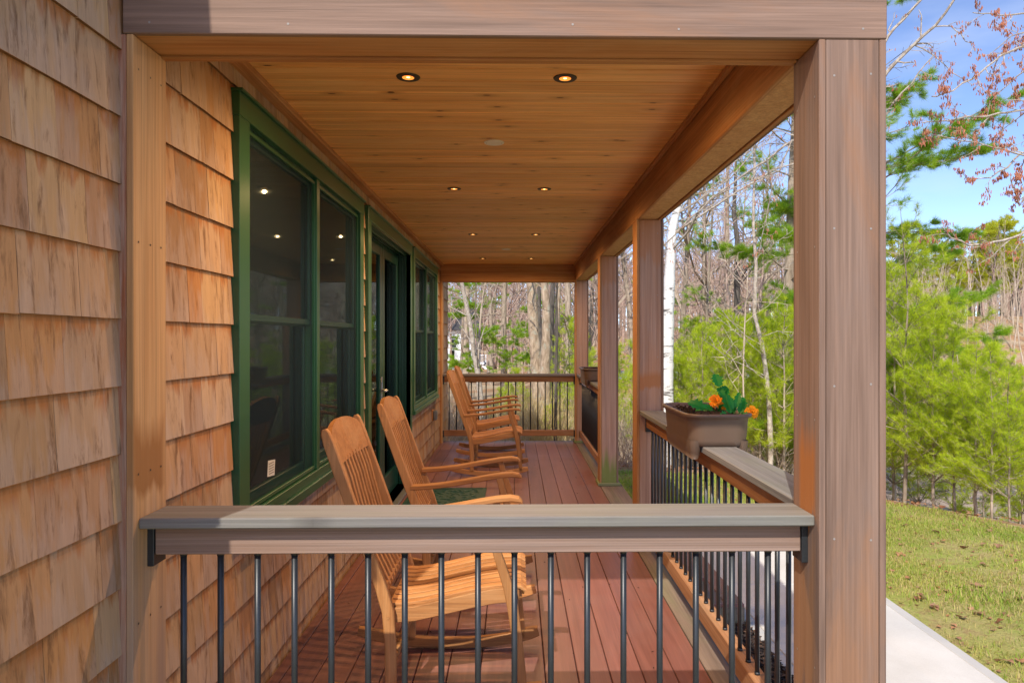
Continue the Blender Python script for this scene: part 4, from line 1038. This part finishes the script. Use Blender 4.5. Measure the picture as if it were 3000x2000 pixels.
# young pines along the lawn edge: (px of foot, distance, variant, scale); set out on the real ground
yp = [(2648, 10.8, 1, 1.08), (2690, 13.0, 3, .95), (2738, 10.4, 0, .86), (2800, 10.2, 1, .74), (2790, 13.5, 1, .72), (2862, 9.6, 2, .80), (2905, 9.2, 0, .62), (2880, 12.5, 3, .60), (2960, 9.0, 1, .52), (2995, 10.0, 0, .64), (3060, 9.5, 1, .55), (2985, 13.5, 1, .66), (3090, 12.5, 3, .55),
      (2615, 12.0, 0, 1.15), (2560, 12.2, 3, .95), (2500, 13.0, 1, 1.0), (2440, 12.6, 0, .9), (2380, 13.2, 1, .9), (2300, 12.2, 2, 1.05), (2275, 14.0, 1, .95), (2225, 12.6, 0, .80), (2165, 13.0, 2, 1.0), (2120, 13.8, 0, .85), (2060, 13.2, 2, .95), (2030, 15.5, 0, .9), (1985, 15.0, 2, .9),
      (2340, 16.5, 1, 1.0), (2200, 17.0, 3, .85), (2090, 18.0, 1, .9), (2690, 17.0, 3, .9), (2850, 17.5, 1, .6), (2960, 18.0, 3, .55), (1905, 17.0, 2, 1.0), (1900, 22.0, 0, 1.1), (1790, 19.0, 2, 1.0), (1720, 18.0, 4, 1.1), (2620, 19.0, 1, 1.2), (3050, 16.0, 1, .7),
      (1668, 21.0, 0, .95), (1655, 30.0, 1, 1.1), (1612, 16.0, 4, .45), (1520, 24.0, 4, .8), (1460, 20.0, 4, .6), (2420, 18.0, 3, 1.0), (1955, 20.0, 1, .9), (2790, 23, 2, .8), (2840, 25, 0, .6), (2900, 22, 2, .7), (2945, 24, 4, .9), (2990, 23, 2, .7), (2750, 27, 0, .9), (2880, 29, 1, .6), (2800, 32, 4, 1.0)]
ORD = ['first', 'second', 'third', 'fourth', 'fifth', 'sixth', 'seventh', 'eighth', 'ninth', 'tenth', 'eleventh', 'twelfth']
fr_r = sorted(p for p in yp if 2600 < p[0] < 3000 and p[1] < 11); fr_b = sorted(p for p in yp if 1980 < p[0] < 2320 and p[1] < 14)
for i, (px_, d, v, s_) in enumerate(yp):
    lab = 'young white pine with soft needles standing behind the front row of pines'
    if (px_, d, v, s_) in fr_r: lab = ORD[fr_r.index((px_, d, v, s_))] + ' young pine from the corner post in the front row at the open lawn edge'
    elif (px_, d, v, s_) in fr_b: lab = ORD[fr_b.index((px_, d, v, s_))] + ' young pine from the white birch seen between the two nearest porch posts'
    q = at(px_, CY, d); q.z = hgt(q.x, q.y) - .03
    place('yp%d' % v, YP[v], 'young_pine', lab, 'pine tree', q, rng.uniform(0, 6.28), s_, 'young pines growing along the lawn edge')

# bare trees of the wood
def mk_bare(seed, h, r0, mat, cnt=(16, 6, 3), Lf=.34, wob=.05, start=.3, up=.06, ang=(30, 60), lean=0.0, minr=.006, n=4, bw=.2):
    def f():
        rg = random.Random(seed); tr = MB()
        pts, rad = limb(tr, (0, 0, -.3), (lean, 0, 1), h, r0, rg, 9, wob, .03, 7, .15)
        cr = MB(); branch_out(cr, pts, rad, rg, len(cnt), cnt, Lf, ang, start, up, bw, n, minr)
        return [('trunk', mesh_of(tr.build('trunk', M[mat], smooth=True))), ('crown', mesh_of(cr.build('crown', M[mat if mat != 'birch' else 'bark_red'])))]
    return f
BT = [mk_bare(21, 13, .13, 'bark_grey', (18, 6, 3)), mk_bare(22, 11, .09, 'bark_red', (20, 6, 3)), mk_bare(23, 15, .16, 'bark_grey', (16, 7, 3), start=.4), mk_bare(24, 8, .05, 'bark_pale', (14, 5, 2), .3, .06, .25),
      mk_bare(25, 10, .07, 'bark_pale', (10, 5, 2), .22, .05, .45, ang=(20, 40)), mk_bare(26, 12, .10, 'bark_red', (24, 6, 3), .30)]
BL = ['bare grey trunked tree standing in the wood beyond the lawn', 'bare reddish twigged tree in the wood beyond the lawn', 'tall bare grey tree in the wood beyond the lawn', 'thin pale bare sapling standing among the woodland trees',
      'slender pale bare stem rising from the hillside brush', 'bushy reddish bare tree on the wooded slope']
BG = ['grey bare trees of the wood', 'reddish bare trees of the wood', 'tall bare trees of the wood', 'pale bare saplings of the wood', 'slender pale stems on the hillside', 'bushy reddish trees of the wood']
rw = random.Random(99)
def wood_at(px_, d, v, s_):
    q = at(px_, CY, d); q.z = hgt(q.x, q.y) - .1
    place('bt%d' % v, BT[v], 'bare_tree', BL[v], 'tree', q, rw.uniform(0, 6.28), s_, BG[v])
for i in range(235):
    band = rw.random()
    if band < .30: px_, d = rw.uniform(1270, 1720), rw.uniform(26, 105)
    elif band < .74: px_, d = rw.uniform(1680, 2480), rw.uniform(21, 80)
    else: px_, d = rw.uniform(2520, 3100), rw.uniform(36, 85)
    if px_ < 1480 and d < 92 and rw.random() < .8: continue
    if 1500 < px_ < 1660 and d < 34: continue
    v = rw.choice((0, 1, 2, 3, 4, 5, 1, 5) if px_ < 2500 else (3, 4, 4, 1, 3, 4))
    wood_at(px_, d, v, rw.uniform(.7, 1.15) * (1.0 if px_ < 2500 else .5))

for i in range(46): wood_at(rw.uniform(2560, 3080), rw.uniform(31, 44), rw.choice((3, 4, 4, 4)), rw.uniform(.45, .72))

# far wood behind everything: one mass
fw = MB(); rf = random.Random(5)
for i in range(950):
    px_ = rf.uniform(1150, 3200); d = rf.uniform(85, 150); q = at(px_, CY, d); z0 = hgt(q.x, q.y); h_ = rf.uniform(9, 15) * (.55 if px_ > 2500 else 1)
    x2 = q.x + rf.gauss(0, .5); fw.new().tube([(q.x, q.y, z0 - .5), ((q.x + x2) / 2 + rf.gauss(0, .1), q.y, z0 + h_ * .5), (x2, q.y, z0 + h_)], [.16, .11, .03], 3, False)
    for b in range(9):
        zb_ = z0 + h_ * rf.uniform(.3, .95); a = rf.uniform(0, 6.28); L = rf.uniform(1.2, 3.4)
        p0 = Vector((q.x + (x2 - q.x) * (zb_ - z0) / h_, q.y, zb_)); p1 = p0 + Vector((math.cos(a) * L * .6, math.sin(a) * L * .6, L * .75)); fw.tube([p0, p1], [.05, .02], 3, False)
        for c_ in range(3):
            pm = p0.lerp(p1, rf.uniform(.3, .9)); fw.tube([pm, pm + Vector((rf.gauss(0, .5), rf.gauss(0, .5), rf.uniform(.2, .9)))], [.03, .015], 3, False)
o = fw.build('far_wood', M['bark_red'], kind='stuff'); o['label'] = 'hazy brown mass of leafless woodland far behind the porch'

# pitch pines on the skyline, right
def mk_pitch(seed, h, mat='needle_olive', cnt=26, L0=2.6, k=14, Ln=.34, w=.03, nb=6, barkm='bark_dark', start=.35, flat=.0, r0=.16, el=(0, 35)):
    def f():
        rg = random.Random(seed); rs_ = np.random.RandomState(seed); tr = MB(); tips = []
        pts, rad = limb(tr, (0, 0, -.3), (0, 0, 1), h, r0, rg, 9, .04, .05, 7, .2)
        cr = MB()
        for b in range(cnt):
            f_ = start + (1 - start) * (b + rg.random()) / cnt; p, d, i = pt_on(pts, min(f_, .98)); a = rg.uniform(0, 6.28); e = R(rg.uniform(*el) + 35 * max(0, f_ - .7)); dr = Vector((math.cos(a) * math.cos(e), math.sin(a) * math.cos(e), math.sin(e)))
            q, rd = limb(cr, p, dr, L0 * rg.uniform(.6, 1.1) * (1.15 - .75 * f_), max(rad[i] * .3, .02), rg, 5, .12, .03, 4, .3)
            for s_ in range(nb):
                fs_ = .3 + .7 * (s_ + rg.random()) / nb; p2, d2, _ = pt_on(q, min(fs_, .99)); sd_ = side_dir(d2, R(rg.uniform(30, 65)), rg, .5); tl = L0 * rg.uniform(.12, .3)
                e_ = p2 + sd_ * tl; cr.tube([p2, e_], [.012, .006], 3, False)
                for g in (.35, .65, 1.0): tips.append((p2.lerp(e_, g), (sd_ + Vector((0, 0, .5))).normalized()))
            tips.append((q[-1], dr))
        V_, F_, r_ = needles(tips, rs_, k, Ln, w, .8)
        ob = cr.build('limbs', M[barkm], smooth=True)
        return [('trunk', mesh_of(tr.build('trunk', M[barkm], smooth=True))), ('limb', mesh_of(ob)), ('crown', mesh_of(npmesh('crown', V_, F_, M[mat], rnd=r_)))]
    return f
PP = [mk_pitch(31, 9, cnt=34, k=20), mk_pitch(32, 7.5, cnt=30, k=20)]
for (px_, d, v, s_) in [(2770, 50, 0, .60), (2840, 53, 1, .85), (2900, 49, 0, .72), (2935, 52, 1, .98), (2965, 50, 0, .76), (3010, 54, 0, .72), (2690, 54, 1, .8), (2730, 52, 1, .72), (3060, 52, 1, .8), (2640, 55, 0, .7), (2870, 56, 0, .8), (2800, 50, 1, .66), (2990, 48, 1, .68)]:
    q = at(px_, CY, d); q.z = hgt(q.x, q.y) - .1
    place('pp%d' % v, PP[v], 'pitch_pine', 'olive green pitch pine standing on the wooded ridge under the sky', 'pine tree', q, rng.uniform(0, 6.28), s_, 'pitch pines along the ridge')

# tall white pines: dark horizontal limbs with sprays
def mk_white(seed, h, cnt, L0, start, k=16, Ln=.13, w=.008, mat='needle_mid', nb=9, el=(-8, 22), r0=.17, barkm='bark_grey', green=.72):
    def f():
        rg = random.Random(seed); rs_ = np.random.RandomState(seed); tr = MB(); tips = []
        pts, rad = limb(tr, (0, 0, -.3), (0, 0, 1), h, r0, rg, 10, .02, .05, 9, .3)
        cr = MB()
        for b in range(cnt):
            f_ = start + (1 - start) * (b + rg.random()) / cnt; p, d, i = pt_on(pts, min(f_, .98)); a = rg.uniform(0, 6.28); e = R(rg.uniform(*el)); dr = Vector((math.cos(a) * math.cos(e), math.sin(a) * math.cos(e), math.sin(e)))
            q, rd = limb(cr, p, dr, L0 * rg.uniform(.55, 1.1) * (1.2 - .6 * f_), max(rad[i] * .22, .015), rg, 6, .09, .03, 4, .25)
            grn = rg.random() < green
            for s_ in range(nb):
                fs_ = .22 + .78 * (s_ + rg.random()) / nb; p2, d2, _ = pt_on(q, min(fs_, .99)); sd_ = side_dir(d2, R(rg.uniform(30, 60)), rg, .75); tl = L0 * rg.uniform(.10, .28) * (1.15 - .5 * fs_)
                q2, r2_ = limb(cr, p2, sd_, tl, .008, rg, 3, .12, .04, 3, .4)
                for g in range(4):
                    p3, d3, _ = pt_on(q2, rg.uniform(.2, .95)); s3 = side_dir(d3, R(rg.uniform(25, 60)), rg, .6); e3 = p3 + s3 * tl * rg.uniform(.2, .45); cr.tube([p3, e3], [.005, .003], 3, False)
                    if grn and fs_ > .3:
                        for gg in (.4, .75, 1.0): tips.append((p3.lerp(e3, gg), (s3 + Vector((0, 0, .45))).normalized()))
                if grn and fs_ > .3: tips.append((q2[-1], sd_))
        V_, F_, r_ = needles(tips, rs_, k, Ln, w, .65)
        return [('trunk', mesh_of(tr.build('trunk', M[barkm], smooth=True))), ('limb', mesh_of(cr.build('limbs', M['bark_grey']))), ('crown', mesh_of(npmesh('crown', V_, F_, M[mat], rnd=r_)))]
    return f
WP = [mk_white(41, 14, 34, 3.6, .18, k=24, w=.0055), mk_white(42, 12, 30, 3.0, .15, k=24, w=.006), mk_white(43, 13, 38, 3.3, .12, nb=16, k=40, w=.006, Ln=.15, green=.97)]
def wp(px_, d, v, s_, rz, label):
    q = at(px_, CY, d); q.z = hgt(q.x, q.y) - .1
    return place('wp%d' % v, WP[v], 'white_pine', label, 'pine tree', q, rz, s_)
wp(2302, 16.5, 0, 1.0, 1.0, 'tall white pine with a thick rough trunk beside the nearest porch post')
wp(2500, 15.0, 2, 1.0, 2.2, 'white pine reaching long green boughs out past the corner post against the sky')
wp(1365, 34, 1, 1.1, .3, 'dark white pine behind the leaning birch at the far end of the porch')
wp(1478, 30, 2, .9, 2.0, 'white pine with bright sprays left of the big double trunk')
wp(1668, 28, 1, 1.0, 4.0, 'green white pine right of the big trunks seen by the far corner post')
wp(1440, 48, 0, 1.0, 5.0, 'shaded white pine deep in the wood behind the far railing')
wp(2130, 30, 1, 1.1, 1.6, 'white pine standing behind the white birch in the wood')

# the big trunks seen through the far end
def big_trunk(label, pxs, d, wpx, mat, name='tree', crown=True, seed=1, top=None, n=12, cnt=(10, 5), Lf=.3, start=.55, extra=None):
    """pxs: (px, py) down the trunk from the top of the opening; goes on up to its crown"""
    rg = random.Random(seed); P_ = [at(a, b, d) for a, b in pxs]; foot = P_[-1].copy(); foot.z = hgt(foot.x, foot.y) - .2
    r_ = wpx / F * d / 2; dirn = (P_[0] - P_[1]).normalized(); H_ = top or 6
    up_ = [P_[0] + dirn * H_ * g + Vector((rg.gauss(0, .1), rg.gauss(0, .1), 0)) for g in (1, .66, .33)]
    pts = up_ + P_ + [foot]; rad = [r_ * .35, r_ * .6, r_ * .8] + [r_ * (.9 + .12 * i) for i in range(len(P_))] + [r_ * 1.5]
    pts = pts[::-1]; rad = rad[::-1]
    t = thing(name, label, 'tree', foot)
    # refine the line so the bark outline is uneven
    fine = []; fr_ = []
    for i in range(len(pts) - 1):
        for g in range(6):
            f_ = g / 6; fine.append(pts[i].lerp(pts[i + 1], f_)); fr_.append((rad[i] * (1 - f_) + rad[i + 1] * f_) * rg.uniform(.94, 1.06))
    fine.append(pts[-1]); fr_.append(rad[-1])
    MB().tube(fine, fr_, n, False).build('trunk', M[mat], t, smooth=True)
    if crown:
        cr = MB(); rb = [q_ * .45 for q_ in rad]; branch_out(cr, pts, rb, rg, len(cnt), cnt, Lf, (35, 75), start, .06, .2, 4, .006)
        if extra: extra(cr, pts, rad, rg)
        cr.build('crown', M[mat if mat != 'birch' else 'catkin_bark'], t)
    return t
big_trunk('broad furrowed tree trunk seen left of its twin past the far railing', [(1556, 829), (1560, 900), (1566, 1000), (1574, 1090), (1578, 1200)], 20, 30, 'bark_big', seed=3)
big_trunk('pale flaking trunk between two darker ones past the far railing', [(1594, 829), (1601, 900), (1600, 1000), (1597, 1090), (1596, 1200)], 18.3, 24, 'bark_big', seed=4)
big_trunk('narrow dark trunk squeezed behind the broad furrowed one', [(1579, 829), (1580, 900), (1584, 1000), (1588, 1090), (1590, 1200)], 25, 11, 'bark_dark', seed=5, crown=False)
big_trunk('dark trunk standing right of the pale flaking one', [(1620, 829), (1617, 900), (1616, 1000), (1617, 1090), (1618, 1200)], 24.5, 15, 'bark_dark', seed=6, crown=False)
big_trunk('brown trunk at the right of the far trunk group', [(1638, 829), (1634, 900), (1632, 1000), (1631, 1090), (1630, 1200)], 23, 14, 'bark_big', seed=7, crown=False)
big_trunk('thin dark smooth sapling with angled branches before the trunk group', [(1633, 829), (1630, 870), (1632, 985), (1629, 1090), (1627, 1290)], 14, 7, 'bark_dark', seed=8, cnt=(16, 5), Lf=.22, start=.15, top=3)
big_trunk('leaning grey birch beyond the farthest rocking chair', [(1353, 829), (1366, 890), (1378, 950), (1390, 1040), (1400, 1090), (1412, 1200)], 19, 12, 'catkin_bark', seed=9, cnt=(14, 5), Lf=.3, start=.2)
big_trunk('thin pale stem leaning against the leaning grey birch', [(1418, 850), (1410, 910), (1404, 990), (1400, 1060), (1405, 1200)], 20, 6, 'bark_pale', seed=10, cnt=(10, 4), Lf=.2, start=.2, top=2)
big_trunk('white birch with black marks beside the second porch post', [(1984, 612), (1970, 670), (1966, 740), (1962, 800), (1958, 900), (1955, 1020), (1953, 1120)], 13, 25, 'birch', seed=12, cnt=(12, 6, 3), Lf=.34, start=.45, top=4)
big_trunk('crooked thin pale birch stem rising in the middle of the side opening', [(2208, 590), (2207, 667), (2215, 773), (2210, 922), (2232, 1007), (2244, 1092), (2252, 1156), (2258, 1300)], 12, 9, 'catkin_bark', seed=13, cnt=(18, 6, 3), Lf=.22, start=.2, top=2)
big_trunk('slim grey stem between the white birch and the crooked one', [(2087, 640), (2078, 760), (2072, 900), (2068, 1000), (2066, 1200)], 17, 6, 'bark_grey', seed=14, cnt=(14, 5, 2), Lf=.22, start=.2, top=2)
big_trunk('bare sapling rising beside the planter flowers', [(2184, 900), (2180, 1000), (2177, 1100), (2179, 1200), (2182, 1380)], 11, 4, 'bark_pale', seed=15, cnt=(9, 4), Lf=.3, start=.2, top=.6)
big_trunk('dark trunk of an old tree far back in the side opening', [(2160, 700), (2158, 800), (2160, 900), (2160, 1000)], 26, 16, 'bark_dark', seed=16, cnt=(10, 5), Lf=.25, start=.3, top=3)

# catkin bearing trees near the porch corner
def catkins(tips, rg, k=(1, 3)):
    mb = MB()
    for (p, d) in tips:
        for j in range(rg.randint(*k)):
            mb.new(); L = rg.uniform(.025, .052); q = p + Vector((rg.gauss(0, .015), rg.gauss(0, .015), rg.gauss(0, .01))); e = q + Vector((rg.gauss(0, .008), rg.gauss(0, .008), -L))
            mb.tube([q, q.lerp(e, .3), q.lerp(e, .8), e], [.0018, .0052, .0048, .001], 4, False)
    return mb
def catkin_tree(label, foot, fork, d, lines, seed, r0, cnt=(7, 4), Lf=.26, kk=(1, 3), keep=.6):
    rg = random.Random(seed); f3 = at(*foot, d); f3.z = hgt(f3.x, f3.y) - .2; k3 = at(*fork, d)
    t = thing('catkin_tree', label, 'tree', f3)
    mb = MB(); mb.tube([f3, f3.lerp(k3, .5) + Vector((.05, 0, 0)), k3], [r0 * 1.3, r0 * 1.1, r0], 9, False); mb.build('trunk', M['catkin_bark'], t, smooth=True)
    cr = MB(); tips = []
    for (pl_, wpx, dd) in lines:
        n_ = len(pl_); P_ = [at(a, b, d + dd * i / max(1, n_ - 1)) for i, (a, b) in enumerate(pl_)]
        rad = [wpx / F * d / 2 * (1 - .65 * i / (n_ - 1)) for i in range(n_)]
        fine = []; fr_ = []
        for i in range(n_ - 1):
            m_ = max(2, int((P_[i + 1] - P_[i]).length / .12))
            for g in range(m_):
                f_ = g / m_; fine.append(P_[i].lerp(P_[i + 1], f_) + Vector((rg.gauss(0, .008), rg.gauss(0, .008), rg.gauss(0, .008)))); fr_.append(rad[i] * (1 - f_) + rad[i + 1] * f_)
        fine.append(P_[-1]); fr_.append(rad[-1]); cr.new().tube(fine, fr_, 6, False)
        tp = []; branch_out(cr, fine, fr_, rg, len(cnt), cnt, Lf, (30, 70), .12, -.01, .28, 4, .0028, tp); tips += tp
    cr.build('crown', M['catkin_bark'], t)
    catkins([q for q in tips if rg.random() < keep], rg, kk).build('catkin', M['catkin'], t, kind='stuff')
    return t
catkin_tree('catkin hung tree whose pale limbs spread from behind the corner post', (2470, 1200), (2455, 470), 9.2, [
    ([(2455, 470), (2520, 290), (2598, 108), (2697, 0), (2760, -90)], 12, -.6), ([(2455, 470), (2530, 310), (2598, 214), (2676, 127), (2737, 76), (2794, 3), (2830, -60)], 13, -.8),
    ([(2455, 470), (2540, 400), (2598, 332), (2615, 303), (2670, 242), (2737, 161)], 9, -.4), ([(2737, 76), (2790, 76), (2812, 100), (2845, 135), (2856, 150)], 4, -.2), ([(2676, 127), (2735, 160), (2790, 215), (2850, 250)], 4, -.3),
    ([(2455, 470), (2400, 380), (2321, 411), (2247, 467), (2167, 518), (2087, 582), (1979, 684), (1940, 725)], 10, .8), ([(2247, 467), (2260, 560), (2240, 660), (2215, 770)], 5, .5), ([(2321, 411), (2280, 500), (2200, 540), (2130, 600), (2060, 690)], 5, .6)],
    51, .09, (9, 4), .2, (1, 2), .38)
catkin_tree('catkin laden tree hanging over the lawn from beyond the picture edge', (3350, 1250), (3250, 250), 9.0, [
    ([(3250, 250), (3120, 190), (3000, 134), (2934, 163), (2845, 234), (2762, 277), (2730, 283)], 9, -.5), ([(3250, 250), (3120, 330), (3000, 320), (2896, 338), (2778, 354), (2700, 360)], 8, -.3),
    ([(3250, 250), (3140, 460), (3000, 459), (2940, 440), (2845, 418), (2727, 395)], 8, -.2), ([(3250, 250), (3120, 60), (3000, 40), (2930, 45), (2850, 38)], 7, -.2), ([(3250, 250), (3130, 420), (2990, 450), (2950, 488), (2900, 520), (2826, 525)], 8, 0),
    ([(3250, 250), (3130, 100), (3020, 90), (2960, 110), (2900, 160)], 6, .3), ([(3250, 250), (3120, 560), (2990, 685), (2940, 705), (2886, 720), (2842, 716), (2788, 697), (2760, 665)], 10, -.3), ([(3250, 250), (3100, 240), (3000, 210), (2960, 240), (2900, 300), (2880, 380)], 6, .5), ([(3100, 450), (3010, 560), (2985, 600), (2960, 530), (2965, 510)], 6, 0)],
    52, .12, (15, 8), .2, (2, 4), .72)

# brush at the foot of the wood
def mk_brush(seed, mat, h=1.3, n=40):
    def f():
        rg = random.Random(seed); mb = MB()
        for i in range(n):
            a = rg.uniform(0, 6.28); s_ = rg.uniform(0, .35); q, rd = limb(mb, (math.cos(a) * s_, math.sin(a) * s_, -.05), (rg.gauss(0, .35), rg.gauss(0, .35), 1), h * rg.uniform(.5, 1.1), .006, rg, 4, .15, .02, 3, .3)
            branch_out(mb, q, rd, rg, 1, (4,), .35, (25, 60), .3, .03, .2, 3, .002)
        return [('stem', mesh_of(mb.build('stem', M[mat])))]
    return f
M['straw'] = bark('straw', (.42, .30, .12), (.60, .46, .22), (30, 30, 8), .1)
BR = [mk_brush(61, 'bark_pale'), mk_brush(62, 'straw', 1.1, 60), mk_brush(63, 'bark_red', 1.5)]
BRL = ['leafless pale brush tangled at the edge of the wood', 'straw coloured dry brush below the far railing', 'reddish leafless brush at the edge of the wood']
for i in range(120):
    g = rw.random()
    if g < .3: px_, d, v = rw.uniform(1290, 1680), rw.uniform(12.5, 20), 1 if rw.random() < .65 else 0
    elif g < .75: px_, d, v = rw.uniform(1680, 2400), rw.uniform(12.5, 24), rw.choice((0, 0, 2))
    else: px_, d, v = rw.uniform(2560, 3100), rw.uniform(12, 32), rw.choice((0, 2))
    q = at(px_, CY, d)
    if 14 < q.y < 23 and q.x > 5.2: continue
    q.z = hgt(q.x, q.y)
    place('br%d' % v, BR[v], 'brush', BRL[v], 'bush', q, rw.uniform(0, 6.28), rw.uniform(.7, 1.3), BRL[v])

# ------------------------------------------------------------------ neighbour's house and cables
hd = 88
def hx(px_): return at(px_, CY, hd).x
nh = thing('neighbour_house', 'white house with a railed deck and stairs glimpsed through the trees', 'house', (hx(1340), hd, -2.9))
g0 = hgt(hx(1380), hd)
MB().box(hx(1180), hx(1398), hd, hd + 9, g0 - .5, 2.7).build('wall', M['white'], nh)
MB().add([(hx(1170), hd - .5, 2.7), (hx(1404), hd - .5, 2.7), (hx(1404), hd + 9.5, 2.7), (hx(1170), hd + 9.5, 2.7), (hx(1170), hd + 4.5, 5.6), (hx(1404), hd + 4.5, 5.6)], [(0, 1, 5, 4), (3, 4, 5, 2), (0, 4, 3), (1, 2, 5), (0, 3, 2, 1)]).build('roof', M['roof'], nh)
for (a, b, z0, z1) in ((1325, 1337, .6, 2.0), (1352, 1362, .6, 2.0), (1300, 1312, .6, 2.0), (1318, 1332, -1.6, .2), (1366, 1380, -1.8, .3)):
    wf = MB().box(hx(a) - .08, hx(b) + .08, hd - .06, hd - .005, z0 - .08, z1 + .08).build('window', M['white'], nh); MB().box(hx(a), hx(b), hd - .09, hd - .065, z0, z1).build('pane', M['glass'], wf)
dz_ = CAM_H - (1062 - CY) / F * hd
MB().box(hx(1398), hx(1446), hd + 1, hd + 4, dz_ - .25, dz_).build('deck', M['white'], nh)
for px_ in (1400, 1422, 1445): MB().box(hx(px_) - .08, hx(px_) + .08, hd + 1, hd + 1.16, g0 - .5, dz_ + 1.0).build('deck_post', M['white'], nh)
MB().box(hx(1398), hx(1446), hd + 1.02, hd + 1.1, dz_ + .88, dz_ + .98).build('handrail', M['white'], nh)
mb = MB()
for i in range(16): xx = hx(1399) + i * (hx(1446) - hx(1399)) / 16; mb.new().box(xx, xx + .05, hd + 1.03, hd + 1.08, dz_, dz_ + .9)
mb.build('railing_pickets', M['white'], nh, kind='stuff')
for i in range(7):
    xx = hx(1410) + i * .28; zz = dz_ - .2 - i * .25; MB().box(xx, xx + .32, hd - .2, hd + 1, zz - .06, zz).build('step', M['white'], nh)
MB().add([(hx(1410), hd - .22, dz_ - .4), (hx(1410), hd - .22, dz_), (hx(1410) + 2.0, hd - .22, dz_ - 1.8), (hx(1410) + 2.0, hd - .22, dz_ - 2.2), (hx(1410), hd - .14, dz_ - .4), (hx(1410), hd - .14, dz_), (hx(1410) + 2.0, hd - .14, dz_ - 1.8), (hx(1410) + 2.0, hd - .14, dz_ - 2.2)],
         [(0, 1, 2, 3), (4, 7, 6, 5), (0, 4, 5, 1), (1, 5, 6, 2), (2, 6, 7, 3), (3, 7, 4, 0)]).build('stair_side', M['white'], nh)
for (a, b, lb) in (((1180, 975), (1700, 944), 'upper overhead cable crossing behind the big trunks'), ((1180, 998), (1700, 950), 'lower overhead cable crossing behind the big trunks'), ((1930, 898), (2330, 852), 'dark sagging cable crossing the side opening')):
    p0, p1 = at(*a, 42), at(*b, 40); pts = [p0.lerp(p1, i / 12) - Vector((0, 0, .35 * math.sin(math.pi * i / 12))) * .6 for i in range(13)]
    tag(MB().tube(pts, .022, 5).build('power_line', M['wire'] if 'dark' not in lb else M['black'], smooth=True), lb, 'cable')
tag(MB().tube([at(1175, 1500 - 560, 42) * 1.0, at(1175, 1250, 42)], .12, 8).build('utility_pole', M['bark_dark']), 'wooden utility pole carrying the overhead cables behind the house', 'pole')

for o in bpy.data.objects:
    if '_w' in o: del o['_w']
